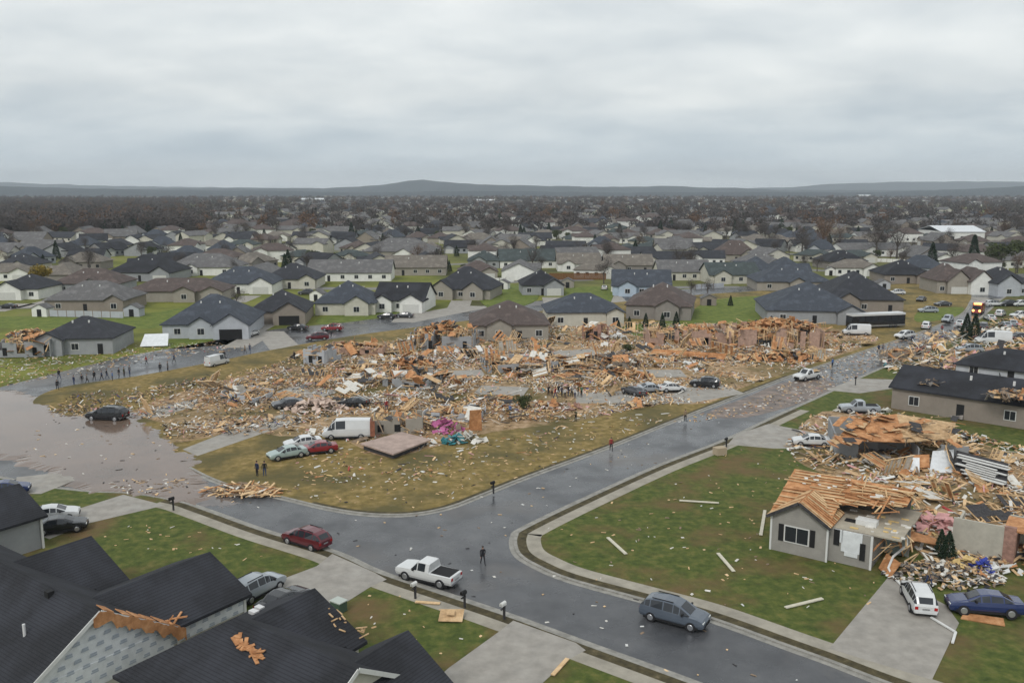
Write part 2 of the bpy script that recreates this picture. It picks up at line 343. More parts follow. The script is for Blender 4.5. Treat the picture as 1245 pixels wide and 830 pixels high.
struct(g, 'puddle', mat('shallow puddle', (.12, .10, .09), .12, spec=.5, var=.2, scale=.3))

pale = mat('pale street', (.16, .155, .15), .6, var=.15, scale=.2)
b = MB()
for z_, ln, w_ in ((.024, [(500, 384), (600, 373), (690, 366), (745, 356), (800, 350), (900, 349)], 3.2), (.028, [(-40, 374), (40, 373), (140, 368), (230, 354), (330, 350), (460, 351), (560, 346), (640, 342), (720, 340)], 3.5), (.032, [(-60, 333), (150, 331), (330, 328), (560, 321), (700, 318), (900, 325), (1050, 331)], 3.5), (.036, [(1175, 372), (1110, 356), (1040, 348), (960, 340)], 3.2), (.04, [(-60, 310), (300, 307), (700, 303), (1100, 312), (1300, 310)], 3.5)):
    strip(b, smooth(wp(ln)), -w_, w_, 0, z_)
struct(b, 'street', pale)
b = MB()
for u, v in ((318, 396), (306, 412), (497, 384), (300, 362), (560, 368), (150, 372), (672, 364), (55, 368), (1160, 362), (1196, 364), (1130, 366), (1225, 366), (1100, 352), (20, 372), (215, 346), (745, 362), (430, 350), (985, 360)):
    q = P(u, v); b.poly([(q.x - 3, q.y - 11), (q.x + 3, q.y - 11), (q.x + 3, q.y + 5), (q.x - 3, q.y + 5)], 0, .05)
struct(b, 'driveway', concrete)
fresh = mat('fresh lawn', (.1, .14, .02), .95, scale=.5, detail=8, ramp=[(.3, (.060, .085, .015)), (.52, (.115, .150, .024)), (.75, (.20, .20, .05))])
for i_, pl_ in enumerate(([(835, 398), (850, 372), (890, 362), (960, 360), (985, 366), (930, 380), (915, 394)], [(585, 346), (650, 350), (648, 368), (600, 376), (580, 360)], [(688, 352), (742, 350), (738, 372), (700, 374)], [(-20, 386), (160, 382), (230, 374), (205, 398), (-20, 398)], [(395, 384), (500, 378), (505, 384), (400, 396)], [(760, 396), (842, 390), (830, 408), (770, 408)], [(1120, 378), (1170, 374), (1160, 386), (1115, 392)], [(200, 412), (300, 408), (300, 416), (200, 424)], [(1205, 392), (1260, 388), (1260, 398), (1215, 400)])):
    g = MB(); g.poly(smooth(wp(pl_), 4, True), 0, (KZ + .002 if i_ in (0, 1, 2, 5, 6) else .006) + .002 * i_); struct(g, 'lawn', fresh)
# hills and far terrain
hillm = mat('wooded hill', (.035, .042, .036), .95, scale=.004, detail=8, ramp=[(.3, (.010, .019, .026)), (.6, (.022, .034, .042)), (.8, (.040, .050, .054))])
def ridge(y, prof, depth, seed, m=hillm):
    """a long wooded ridge: height profile (screen column, row) read at distance y"""
    r2 = np.random.default_rng(seed); us = np.linspace(-500, 1750, 420); b = MB(); rows = []
    hp = np.interp(us, [p[0] for p in prof], [p[1] for p in prof]); hz = CAM_H + (HZ - hp) / FPX * y
    nz_ = np.convolve(r2.normal(0, 1, 460), np.ones(3) / 3, 'same')[:420] * y * .00035
    for j, (fy, fz) in enumerate(((-depth, -.02), (-depth * .5, .55), (-depth * .2, .9), (0, 1.0), (depth * .4, .7), (depth, -.02))):
        rows.append([((u - 622.5) / FPX * (y + fy) * 1.0, y + fy + math.sin(i * .7) * depth * .03, max(-1, h_ * fz + (n_ * (1 if 0 < j < 5 else 0)))) for i, (u, h_, n_) in enumerate(zip(us, hz, nz_))])
    for r_ in rows: b.v += r_
    L_ = len(us)
    for j in range(len(rows) - 1):
        for i in range(L_ - 1): b.f.append((j * L_ + i, j * L_ + i + 1, (j + 1) * L_ + i + 1, (j + 1) * L_ + i)); b.m.append(0)
    struct(b, 'hills', m, smooth=True)
ridge(9500, [(-500, 222), (0, 221), (60, 224), (180, 227), (400, 229), (900, 229), (960, 228), (1000, 224), (1100, 221), (1245, 221), (1750, 220)], 700, 3)
ridge(6500, [(-500, 230), (120, 230), (300, 229), (400, 229), (470, 225), (500, 220), (515, 219), (545, 222), (600, 225), (700, 227), (780, 227), (815, 226), (850, 228), (900, 229), (940, 231), (1300, 231), (1750, 231)], 900, 5)
ridge(4600, [(-500, 224), (0, 226), (100, 229), (200, 231), (350, 232), (420, 234), (600, 232), (760, 234), (900, 233), (1050, 234), (1180, 229), (1245, 226), (1750, 223)], 700, 8)
g = MB()
for X0, X1, Y0, Y1, c in ((-300, 1900, 1900, 4000, 0),): pass

# haze
hz_ = MB(); hz_.box(-13500, 13500, -380, 12500, -1, 260)
hm = bpy.data.materials.new('haze'); hm.use_nodes = True; t_ = hm.node_tree; t_.nodes.clear()
o_ = t_.nodes.new('ShaderNodeOutputMaterial'); pv = t_.nodes.new('ShaderNodeVolumePrincipled'); pv.inputs['Density'].default_value = .0001; pv.inputs['Color'].default_value = (.80, .88, .95, 1)
pv.inputs['Anisotropy'].default_value = 0
t_.links.new(pv.outputs[0], o_.inputs['Volume']); tag(hz_.build('haze', hm), 'thin grey haze in the air over the whole town', kind='stuff')

# ------------------------------------------------------------------ houses
def chevron(mb, axis, c, hw, a0, a1, ze, pitch, th=.2, m=0):
    zr = ze + hw * pitch
    prof = [(-hw, ze), (0, zr), (hw, ze), (hw, ze - th), (0, zr - th), (-hw, ze - th)]
    f = (lambda s, t, z: (t, c + s, z)) if axis == 'x' else (lambda s, t, z: (c + s, t, z))
    i = len(mb.v); mb.v += [f(s, a0, z) for s, z in prof] + [f(s, a1, z) for s, z in prof]
    for a in range(6): b = (a + 1) % 6; mb.f.append((i + a, i + b, i + 6 + b, i + 6 + a)); mb.m.append(m)
    for q in ((0, 1, 4, 5), (1, 2, 3, 4)):
        mb.f.append(tuple(i + k for k in q)); mb.m.append(m); mb.f.append(tuple(i + 6 + k for k in q[::-1])); mb.m.append(m)
def hip(mb, x0, x1, y0, y1, ze, pitch, th=.2, m=0):
    w_, d_ = x1 - x0, y1 - y0; h_ = min(w_, d_) / 2; zr = ze + h_ * pitch
    if w_ >= d_: r0, r1 = (x0 + h_, (y0 + y1) / 2, zr), (x1 - h_, (y0 + y1) / 2, zr)
    else: r0, r1 = ((x0 + x1) / 2, y0 + h_, zr), ((x0 + x1) / 2, y1 - h_, zr)
    i = len(mb.v); mb.v += [(x0, y0, ze), (x1, y0, ze), (x1, y1, ze), (x0, y1, ze), r0, r1, (x0, y0, ze - th), (x1, y0, ze - th), (x1, y1, ze - th), (x0, y1, ze - th)]
    fs = [(0, 1, 5, 4), (1, 2, 5), (2, 3, 4, 5), (3, 0, 4)] if w_ >= d_ else [(0, 1, 4), (1, 2, 5, 4), (2, 3, 5), (3, 0, 4, 5)]
    for q in fs + [(6, 9, 8, 7), (0, 6, 7, 1), (1, 7, 8, 2), (2, 8, 9, 3), (3, 9, 6, 0)]: mb.f.append(tuple(i + k for k in q)); mb.m.append(m)
def tri_wall(mb, axis, c, hw, a0, a1, z, pitch, m=0):
    f = (lambda s, t, zz: (t, c + s, zz)) if axis == 'x' else (lambda s, t, zz: (c + s, t, zz))
    i = len(mb.v); mb.v += [f(-hw, a0, z), f(hw, a0, z), f(0, a0, z + hw * pitch), f(-hw, a1, z), f(hw, a1, z), f(0, a1, z + hw * pitch)]
    for q in ((0, 1, 2), (5, 4, 3), (0, 2, 5, 3), (1, 4, 5, 2)): mb.f.append(tuple(i + k for k in q)); mb.m.append(m)
def window(parent, x, y, z, w_, h_, face='-y', shutters=False, wm=None):
    f = MB(); p_ = MB()
    def bx(b, a0, a1, o0, o1, z0, z1):
        if face == '-y': b.box(a0, a1, y - o1, y - o0, z0, z1)
        elif face == 'x': b.box(x + o0, x + o1, a0, a1, z0, z1)
        elif face == '-x': b.box(x - o1, x - o0, a0, a1, z0, z1)
        else: b.box(a0, a1, y + o0, y + o1, z0, z1)
    c = y if face in ('x', '-x') else x
    bx(f, c - w_ / 2 - .1, c + w_ / 2 + .1, 0, .05, z - .1, z + h_ + .1)
    o = f.build('window', wm or trim, parent)
    bx(p_, c - w_ / 2, c - .03, .04, .07, z, z + h_); bx(p_, c + .03, c + w_ / 2, .04, .07, z, z + h_); p_.build('pane', glass, o)
    if shutters:
        for s_ in (-1, 1):
            q = MB(); cc = c + s_ * (w_ / 2 + .38); bx(q, cc - .22, cc + .22, 0, .06, z - .1, z + h_ + .1); q.build('shutter', dark, parent)
    return o

def house(label, loc, rot, w_, d_, zw=2.9, kind='hip', pitch=.55, wall='beige', roof='grey', wings=(), wins=3, group=None, cat='house', garage=None, gdoor=None, name='house'):
    """front wall centred on the origin and facing local -y; wings = (x centre, width, projection)"""
    t = thing(name, label, cat, loc, rot, group); ov = .45
    a = MB(); r_ = MB()
    a.box(-w_ / 2, w_ / 2, 0, d_, 0, zw)
    if kind == 'hip': hip(r_, -w_ / 2 - ov, w_ / 2 + ov, -ov, d_ + ov, zw + .1, pitch)
    else:
        chevron(r_, 'x', d_ / 2, d_ / 2 + ov, -w_ / 2 - ov, w_ / 2 + ov, zw, pitch); tri_wall(a, 'x', d_ / 2, d_ / 2, -w_ / 2, w_ / 2, zw, pitch)
    for (cx, ww, pj) in wings:
        yb = min(d_ / 2, ww / 2 + 1.2); lim = w_ / 2 - ww / 2 - .03; cx = max(-lim, min(lim, cx))
        a.box(cx - ww / 2, cx + ww / 2, -pj, .5, 0, zw - .004); tri_wall(a, 'y', cx, ww / 2, -pj, yb * .8, zw - .004, pitch * 1.02)
        chevron(r_, 'y', cx, ww / 2 + ov, -pj - ov, yb, zw + .02, pitch * 1.02)
    a.build('wall', WALL[wall], t); r_.build('roof', ROOF[roof], t)
    hh_ = min(w_, d_) / 2 if kind == 'hip' else d_ / 2; q = MB()
    for fx in (-.12, .1): xx = fx * w_; yy = d_ * .34; q.box(xx - .14, xx + .14, yy - .14, yy + .14, zw + .1 + yy * pitch, zw + .75 + yy * pitch)
    q.build('roof_vent', trim, t)
    occ = [(cx - ww / 2, cx + ww / 2) for cx, ww, pj in wings]
    if garage is not None and garage < len(wings):
        cx, ww, pj = wings[garage]; lim = w_ / 2 - ww / 2 - .03; cx = max(-lim, min(lim, cx)); gd = MB(); gw = min(ww * .72, 4.8)
        gd.box(cx - gw / 2, cx + gw / 2, -pj - .05, -pj + .02, 0, 2.25); gd.build('garage_door', gdoor or doorm, t)
    for k, (cx, ww, pj) in enumerate(wings):
        if k != garage:
            lim = w_ / 2 - ww / 2 - .03; window(t, max(-lim, min(lim, cx)), -pj, 1.0, 1.4, 1.3)
    n = 0
    for k in range(wins):
        x = -w_ / 2 + (k + .5) * w_ / max(wins, 1)
        if any(a0 - .8 < x < a1 + .8 for a0, a1 in occ): continue
        if n == 1 and wins > 2:
            q = MB(); q.box(x - .5, x + .5, -.05, .02, 0, 2.1); q.build('door', dark, t)
        else: window(t, x, 0, 1.0, 1.3, 1.2)
        n += 1
    return t

def hpx(label, uc, vb, wpx, d_, rot=0, **k):
    if not k.get('wings') and k.get('wins', 3) < 5: k['wings'] = ((rnd.choice([-1, 1]) * rnd.uniform(2, 6), rnd.uniform(4.5, 6.5), rnd.uniform(.8, 1.6)),)
    p = P(uc, vb); wd = wpx / FPX * (p.y * math.cos(TILT) + CAM_H * math.sin(TILT))
    k.setdefault('zw', 3.1)
    return house(label, (p.x, p.y, 0), R(rot), wd, d_, **k)

H = hpx
H('slate roofed house with pale blue siding and an open garage under its right gable', 252, 411, 104, 17, 6, wall='pale', roof='slate', wings=((9, 7.5, 2.5), (-1, 5, 1.2)), garage=0, gdoor=dark, pitch=.62)
H('tan house with dark roof and garage at the head of the driveway with red cars', 338, 394, 68, 15, 6, wall='tanw', roof='dark', wings=((4, 7.5, 2),), garage=0, gdoor=dark, pitch=.6)
H('blue grey roofed house with beige gable behind the grass strip at the side street', 420, 383, 72, 16, 4, wall='cream', roof='slate', wings=((3, 6, 1.5),), pitch=.62)
H('white sided house with black roof and two gables beside the parked black cars', 485, 379, 62, 14, -8, wall='white', roof='black', wings=((5, 6, 2), (-4, 5, 2)), kind='gable', garage=0)
H('brown beige house with tall double gable above the green yard in mid street', 560, 364, 74, 16, -12, wall='beige', roof='dark', wings=((-6, 7, 2), (4, 6, 1.4)), pitch=.7)
H('long grey roofed house with tan walls left of the open yellow green lawn', 104, 379, 96, 15, 2, wall='tanw', roof='grey', wings=((9, 5, 1.2),), kind='hip')
H('low brown roofed house with tan brick walls beyond the open lawn', 213, 367, 116, 13, 3, wall='beige', roof='brown', wings=((3, 6, 1.5), (13, 6, 1.2)), pitch=.45)
H('house with white front gable at the far left edge beside the yellow bush', 22, 364, 50, 15, 0, wall='white', roof='dark', wings=((-2, 8, 2),), garage=0)
H('brown roofed house standing just behind the long grey roofed one', 105, 357, 80, 14, 2, wall='greyw', roof='brown', wings=((2, 6, 1.5),))
H('charcoal hip roofed house with white garage wall left of the tall beige one', 290, 357, 84, 16, 2, wall='white', roof='slate', wings=((9, 7, 1.5),), garage=0)
H('dark hip roofed house with long cream wall at the cross street', 352, 351, 66, 16, 2, wall='cream', roof='dark')
H('long grey roofed white house with a row of small windows', 425, 342, 100, 14, 2, wall='white', roof='grey', kind='gable', wins=6)
H('grey brown roofed beige house right of the white one with many windows', 505, 335, 74, 14, 2, wall='beige', roof='tan', kind='gable', wins=5)
H('navy roofed house with white garage wall and low grey front beyond the lawn', 170, 342, 78, 18, -2, wall='greyw', roof='black', wings=((9, 7, 1.5),), garage=0, pitch=.6)
H('grey hip roofed house with white wall near the pale round gable', 245, 335, 84, 16, 0, wall='white', roof='grey')
H('cream walled house with charcoal roof at the far left behind the yellow bush', 18, 332, 46, 14, 0, wall='cream', roof='dark', wings=((2, 6, 1),), garage=0)
H('brown purple hip roofed house with beige walls right behind the debris field', 620, 414, 94, 16, 3, wall='beige', roof='brown', zw=3.4, pitch=.5, wins=4)
H('cream house with dark blue grey hip roof and a porch bump behind the debris', 712, 397, 92, 14, 3, wall='cream', roof='slate', zw=3.4, pitch=.5, wings=((9, 4, 1),))
H('large brown roofed house with stone walls and dark shrubs along its side', 800, 389, 78, 20, -14, wall='stone', roof='brown', zw=3.6, pitch=.55)
H('blue roofed house with a pale blue gable end beside the wooden fence', 780, 360, 70, 15, -6, wall='blue', roof='slate', kind='gable')
H('small charcoal hip roofed house standing alone between two green yards', 660, 359, 50, 14, 4, wall='greyw', roof='black', wings=((4.5, 6, 1.4),), garage=0, pitch=.6)
H('green grey roofed white house with two white gable ends', 642, 326, 68, 15, 4, wall='white', roof='green', kind='gable', wins=5)
H('weathered brown roofed white house over the wooden fence', 704, 330, 52, 13, 0, wall='white', roof='tan', kind='gable', wins=4)
H('low brown grey roofed house behind the round dark tree', 765, 332, 58, 13, 0, wall='stone', roof='tan', kind='gable', wins=3)
H('grey roofed house with cream wall and many windows above the brown roof', 832, 341, 62, 13, 0, wall='cream', roof='grey', kind='gable', wins=5)
H('grey roofed house with a cream gable end at the top of the green field', 893, 345, 62, 13, 4, wall='cream', roof='green', kind='gable', wins=4)
H('dark slate hip roofed beige house with a pillared porch above the green field', 965, 354, 88, 17, -4, wall='beige', roof='slate', zw=3, pitch=.52, wings=((1, 5, 1.5),))
H('big slate blue hip roofed house behind the orange ruined walls', 990, 394, 112, 22, -8, wall='greyw', roof='slate', zw=3.2, pitch=.52, wings=((9, 6, 1.5),))
H('wide charcoal hip roofed house directly above the long coach', 1050, 380, 92, 22, -6, wall='tanw', roof='dark', zw=3.4, pitch=.62)
H('brown gabled house with tan gable wall above the green field corner', 895, 318, 52, 14, -6, wall='beige', roof='brown', wings=((5, 6, 1.5),), pitch=.8)
H('low black roofed house with brown front left of the beige gabled pair', 1104, 345, 56, 16, -4, wall='tanw', roof='black')
H('beige two gabled house at the street corner near the flashing vehicle', 1158, 357, 38, 14, -4, wall='beige', roof='brown', wings=((2, 7, 1.5),), pitch=.9, zw=4, garage=0)
H('tall white gabled house right of the beige corner house', 1192, 358, 30, 14, -2, wall='white', roof='brown', wings=((-1, 7, 1.5),), pitch=.9, zw=4)
H('dark roofed house with pale gables at the right edge beyond the street', 1230, 360, 44, 14, 4, wall='pale', roof='dark', wings=((-3, 7, 1.5),), pitch=.7, zw=4)
H('green roofed grey house left of the white double gabled one', 588, 326, 38, 14, 0, wall='greyw', roof='green', wings=((-2, 6, 1),))
H('wide grey hip roofed house in the second row above the street of white cars', 485, 314, 90, 22, 0, wall='beige', roof='grey', pitch=.5)
H('grey roofed house behind the dark slate porch house', 930, 330, 50, 14, 10, wall='cream', roof='grey', wings=((4, 6, 1),))
H('dark roofed house among bare trees right of the cream gables', 1030, 327, 50, 14, 6, wall='stone', roof='black')

sheds = [(48, 385, 'white'), (160, 385, 'pale'), (205, 352, 'greyw'), (384, 366, 'white'), (540, 352, 'white'), (610, 352, 'white'), (690, 350, 'beige'), (755, 356, 'white'), (862, 372, 'tanw'), (920, 322, 'white'), (1010, 335, 'white'), (1075, 352, 'pale'), (1140, 345, 'white'), (1010, 312, 'white'), (440, 312, 'white'), (330, 312, 'white'), (240, 312, 'cream')]
places = ['beside the long grey roofed tan house', 'at the open lawn behind the brown brick one', 'behind the navy roofed house', 'behind the grass strip house', 'behind the brown beige gables', 'at the top of the middle green yard', 'at the fence corner', 'by the blue gable', 'at the green field edge', 'behind the brown gabled house', 'behind the slate porch house', 'by the black roofed house', 'behind the corner house', 'in the row above the slate porch house', 'in the far second row, middle', 'in the far second row, left of middle', 'in the far second row near the woods']
for (u, v, wn), pl_ in zip(sheds, places):
    p = P(u, v); t = thing('garden_shed', 'small %s shed %s' % ({'greyw': 'grey', 'tanw': 'tan', 'pale': 'pale blue'}.get(wn, wn), pl_), 'shed', (p.x, p.y, 0), R(rnd.uniform(-20, 20))); a = MB(); a.box(-2, 2, 0, 3.2, 0, 2.2); tri_wall(a, 'y', 0, 2, 0, 3.2, 2.2, .5); a.build('wall', WALL[wn], t)
    r_ = MB(); chevron(r_, 'y', 0, 2.25, -.2, 3.4, 2.15, .5, .12); r_.build('roof', ROOF['grey'], t); q = MB(); q.box(-.6, .6, -.05, .02, 0, 1.9); q.build('door', dark, t)
for u0, v0, u1, v1, l in ((395, 372, 455, 368, 'white picket fence behind the grass strip house'), (575, 345, 625, 343, 'white fence above the middle green yard'), (60, 385, 150, 387, 'low grey fence below the long grey roofed tan house'), (845, 352, 880, 350, 'pale fence at the top left of the green field'), (1050, 318, 1100, 320, 'white fence below the tall dark tree'), (180, 330, 240, 328, 'pale fence left of the woods rows')):
    A_, B_ = P(u0, v0), P(u1, v1); L_ = (B_ - A_).length; t = thing('fence', l, 'fence', tuple(A_), math.atan2(B_.y - A_.y, B_.x - A_.x)); b = MB(); b.box(0, L_, 0, .05, .1, 1.7); b.build('panels', WALL['white' if 'white' in l else 'pale'], t)
    b = MB(); [b.box(k * 2.4, k * 2.4 + .12, -.06, .0, 0, 1.85) for k in range(int(L_ / 2.4))]; b.build('posts', lumd, t)

# --- far houses: single meshes, shared data
def far_mesh(seed):
    r2 = random.Random(seed); w_ = r2.uniform(13, 20); d_ = r2.uniform(9, 13); b = MB(); zw = r2.choice([2.8, 3, 3, 3.2, 5.2]); pt = r2.uniform(.45, .75)
    b.box(-w_ / 2, w_ / 2, 0, d_, 0, zw, 0)
    if seed % 2: hip(b, -w_ / 2 - .4, w_ / 2 + .4, -.4, d_ + .4, zw + .1, pt, m=1)
    else: chevron(b, 'x', d_ / 2, d_ / 2 + .4, -w_ / 2 - .4, w_ / 2 + .4, zw, pt, m=1); tri_wall(b, 'x', d_ / 2, d_ / 2, -w_ / 2, w_ / 2, zw, pt, 0)
    ww = r2.uniform(5, 7); cx = r2.choice([-1, 1]) * (w_ / 2 - ww / 2 - .05)
    b.box(cx - ww / 2, cx + ww / 2, -1.5, .5, 0, zw - .004, 0); tri_wall(b, 'y', cx, ww / 2, -1.5, 3, zw - .004, pt, 0); chevron(b, 'y', cx, ww / 2 + .4, -1.9, ww / 2 + .8, zw + .02, pt, m=1)
    b.box(cx - 2, cx + 2, -1.56, -1.4, 0, 2.2, 2)
    for x in np.linspace(-w_ / 2 + 1.5, w_ / 2 - 1.5, 5):
        if abs(x - cx) > ww / 2 + .8: b.box(x - .6, x + .6, -.05, .05, 1, 2.2, 3)
    return b
combos = [('white', 'grey'), ('beige', 'brown'), ('cream', 'dark'), ('pale', 'slate'), ('white', 'dark'), ('white', 'brown'), ('tanw', 'grey'), ('cream', 'green'), ('greyw', 'black'), ('white', 'tan'), ('cream', 'grey'), ('stone', 'tan')]
FARM = [(far_mesh(i), [WALL[a], ROOF[b], doorm, glass]) for i, (a, b) in enumerate(combos)]
FAR_MESHES = [f.mesh('house', ms) for f, ms in FARM]
taken = [(o.location.x, o.location.y) for o in COL.objects if o.get('category') == 'house']
def visible_u(x, y): return 622.5 + FPX * x / (y * math.cos(TILT) + CAM_H * math.sin(TILT))
def vrow(y): return HZ + FPX * CAM_H / y
spots = []; y = 318.0; row = 0
while y < 3200:
    step = rnd.uniform(16, 20) if y < 900 else rnd.uniform(24, 34)
    x = -.62 * y
    off = rnd.uniform(0, 20)
    while x < .62 * y:
        x += step * rnd.uniform(.9, 1.25)
        u = visible_u(x, y); wob = 10 * math.sin(x * .012 + row * .6)
        # woods on the left, tree belts further off
        if u < 250 - (y - 640) * .02 and y > 590: continue
        if y > 900 and math.sin(x * .004 + 1.3) * math.sin(y * .003 + x * .001) > .35: continue
        if rnd.random() < (.05 if y < 700 else .15 if y < 1500 else .35): continue
        yy = y + wob + rnd.uniform(-3, 3)
        if -30 < u < 1275 and all((x - a) ** 2 + (yy - b) ** 2 > 22 ** 2 for a, b in taken): spots.append((x, yy))
    y += (rnd.uniform(24, 30) if row % 2 else rnd.uniform(40, 50)) * (1 if y < 1000 else 1.25); row += 1
spots.sort(key=lambda p: p[1])
desc = {('white', 'grey'): 'white house with grey shingled roof', ('beige', 'brown'): 'beige house with brown roof'}
for k, (x, y) in enumerate(spots[:240]):
    i = rnd.randrange(12); o = bpy.data.objects.new('house', FAR_MESHES[i]); COL.objects.link(o); o.location = (x, y, 0); o.rotation_euler.z = R(rnd.choice([0, 8, -10, 90, -90, 84, -80, -35, 20, 0, 60]) + rnd.uniform(-4, 4))
    wn, rn = combos[i]; wd = dict(pale='pale blue', tanw='tan', greyw='grey', stone='stone').get(wn, wn)
    tag(o, '%s walled house with %s roof in the packed rows of far suburb' % (wd, dict(tan='weathered brown').get(rn, rn)), 'house', '%s and %s houses in the far suburb' % (wd, rn))
allv = []; allf = []; allm = []; base = 0; mats_all = [WALL[k] for k in WALL] + [ROOF[k] for k in ROOF] + [doorm, glass]
keys = list(WALL) + list(ROOF)
for (x, y) in spots[240:]:
    i = rnd.randrange(12); f, ms = FARM[i]; a = R(rnd.uniform(0, 360)); c, s = math.cos(a), math.sin(a); sc = rnd.uniform(.9, 1.25)
    va = np.array(f.v) * sc; allv.append(np.c_[va[:, 0] * c - va[:, 1] * s + x, va[:, 0] * s + va[:, 1] * c + y, va[:, 2]])
    wn, rn = combos[i]; mm = [keys.index(wn), keys.index(rn), len(keys), len(keys) + 1]
    allf += [tuple(q + base for q in ff) for ff in f.f]; allm += [mm[q] for q in f.m]; base += len(f.v)
me = bpy.data.meshes.new('far_houses'); me.from_pydata(np.concatenate(allv).tolist(), [], allf)
for m_ in mats_all: me.materials.append(m_)
me.polygons.foreach_set('material_index', allm); me.update()
o = bpy.data.objects.new('far_houses', me); COL.objects.link(o); tag(o, 'mass of tiny pale houses reaching to the hills', 'houses', kind='stuff')

# warehouses / long pale roofs in the distance
for u, v, w_, l in ((380, 246, 60, 'long white warehouse roof far off below the left hills'), (590, 248, 40, 'low white hall far off in front of the hills'), (1010, 236, 60, 'pale industrial roof far off at the right'), (1052, 240, 50, 'long white industrial roof below the right hills'), (1170, 296, 26, 'pale grey long building left of the far right greenery')):
    p = P(u, v); b = MB(); t = thing('warehouse', l, 'warehouse', (p.x, p.y, 0)); b.box(-w_ / 2, w_ / 2, 0, 30, 0, 7); b.build('wall', WALL['white'], t)
    r_ = MB(); chevron(r_, 'x', 15, 15.6, -w_ / 2 - .5, w_ / 2 + .5, 7, .2); r_.build('roof', mat('pale metal roof', (.6, .62, .64), .5), t)
    for k in range(3):
        q = MB(); q.box(-w_ * .35 + k * w_ * .3, -w_ * .35 + k * w_ * .3 + 4, -.06, .02, 0, 4.2); q.build('loading_door', dark, t)

# ------------------------------------------------------------------ trees
twig = mat('bare twigs', (.080, .068, .064), .95, var=.35, scale=.6)
twig2 = mat('rusty brown twigs', (.13, .075, .045), .95, var=.35, scale=.6)
barkm = mat('grey bark', (.09, .075, .065), .95, var=.25, scale=2)
evg = mat('evergreen needles', (.022, .040, .022), .95, var=.4, scale=1)
leafy = mat('olive leaves', (.06, .075, .028), .95, var=.4, scale=1)
yelf = mat('yellow leaves', (.22, .16, .03), .95, var=.4, scale=1)
def crown_mesh(b, n, rx, rz, zc, size, m, seed, thin=.28, z0=None):
    r2 = random.Random(seed)
    lob = [(r2.gauss(0, rx * .38), r2.gauss(0, rx * .38), zc + r2.gauss(0, rz * .38), r2.uniform(.45, .75)) for _ in range(7)]
    for _ in range(n):
        lx, ly, lz, lr = r2.choice(lob); a = r2.uniform(0, 6.283); el = r2.uniform(-1, 1); q = r2.random() ** .45
        c = Vector((lx + math.cos(a) * math.sqrt(1 - el * el) * rx * lr * q, ly + math.sin(a) * math.sqrt(1 - el * el) * rx * lr * q, lz + el * rz * lr * q))
        d = Vector((r2.gauss(0, 1), r2.gauss(0, 1), r2.gauss(.5, 1))).normalized() * size * r2.uniform(.6, 1.4); e_ = d.cross(Vector((r2.gauss(0, 1), r2.gauss(0, 1), r2.gauss(0, 1)))).normalized() * size * thin
        b.quad([c - d, c + e_, c + d, c - e_], m)
def limbs(b, hgt, rx, seed, m=0):
    r2 = random.Random(seed); b.cyl((0, 0, 0), (0, 0, hgt * .45), .32, .2, 7, m)
    for k in range(7):
        a = k * .9 + r2.random(); z = hgt * r2.uniform(.25, .45); e_ = Vector((math.cos(a) * rx * .7, math.sin(a) * rx * .7, hgt * r2.uniform(.65, .95)))
        b.cyl((0, 0, z), e_, .13, .03, 5, m)
        for j in range(2): s_ = Vector((0, 0, z)).lerp(e_, .5 + .2 * j); b.cyl(s_, s_ + Vector((r2.gauss(0, 1.4), r2.gauss(0, 1.4), r2.uniform(.8, 2))), .06, .02, 4, m)
TREES = []
for k in range(5):
    hgt = 9 + k; t1 = MB(); limbs(t1, hgt, 3.6, k); c1 = MB(); crown_mesh(c1, 1500, 4.0, hgt * .38, hgt * .62, .42, 0, 30 + k, .10)
    TREES.append((t1.mesh('trunk', barkm), c1.mesh('crown', twig if k != 3 else twig2), hgt))
def ev_mesh(n, hgt, rad, seed, sz=.35):
    r2 = random.Random(seed); b = MB()
    for _ in range(n):
        z = r2.random() ** 1.3; rr = rad * (1 - z) ** .8 * (.6 + .4 * r2.random()); a = r2.uniform(0, 6.283); c = Vector((rr * math.cos(a), rr * math.sin(a), .6 + z * (hgt - .6)))
        d = Vector((math.cos(a), math.sin(a), -.3 + r2.gauss(0, .4))) * sz * r2.uniform(.7, 1.5); e_ = d.cross(Vector((r2.gauss(0, 1), r2.gauss(0, 1), 1))).normalized() * sz * .35; b.quad([c - d, c + e_, c + d, c - e_])
    return b
b = MB(); b.cyl((0, 0, 0), (0, 0, 8), .22, .03, 6); TREES.append((b.mesh('trunk', barkm), ev_mesh(1500, 9, 2.4, 5).mesh('crown', evg), 9))
b = MB(); limbs(b, 7, 2.5, 9); c1 = MB(); crown_mesh(c1, 1300, 2.8, 2.4, 4.3, .35, 0, 77, .4); TREES.append((b.mesh('trunk', barkm), c1.mesh('crown', leafy), 7))
b = MB(); limbs(b, 5, 2.0, 19); c1 = MB(); crown_mesh(c1, 900, 2.6, 1.8, 3.3, .33, 0, 78, .4); TREES.append((b.mesh('trunk', barkm), c1.mesh('crown', yelf), 5))
def tree(k, x, y, sc, label, group=None, flat=False, z=0):
    t = thing('tree', label, 'tree', (x, y, z), rnd.uniform(0, 6.28), group); t.scale = (sc, sc, sc * rnd.uniform(.9, 1.1))
    for nm, me in (('trunk', TREES[k][0]), ('crown', TREES[k][1])):
        o = bpy.data.objects.new(nm, me); COL.objects.link(o); o.parent = t
    return t
def tpx(k, u, v, sc, label, **kw): p = P(u, v); return tree(k, p.x, p.y, sc, label, **kw)
tpx(7, 50, 350, 1.5, 'yellow leaved tree between white gable house and brown roofed house')
tpx(6, 142, 352, .8, 'small olive green tree left of the navy roofed house')
tpx(0, 288, 372, .55, 'bare reddish shrub tree right of the low brown roofed house')
tpx(2, 734, 345, .75, 'dark bare round tree between the wooden fence and the blue gable')
tpx(5, 888, 372, .35, 'small dark evergreen standing alone in the green field')
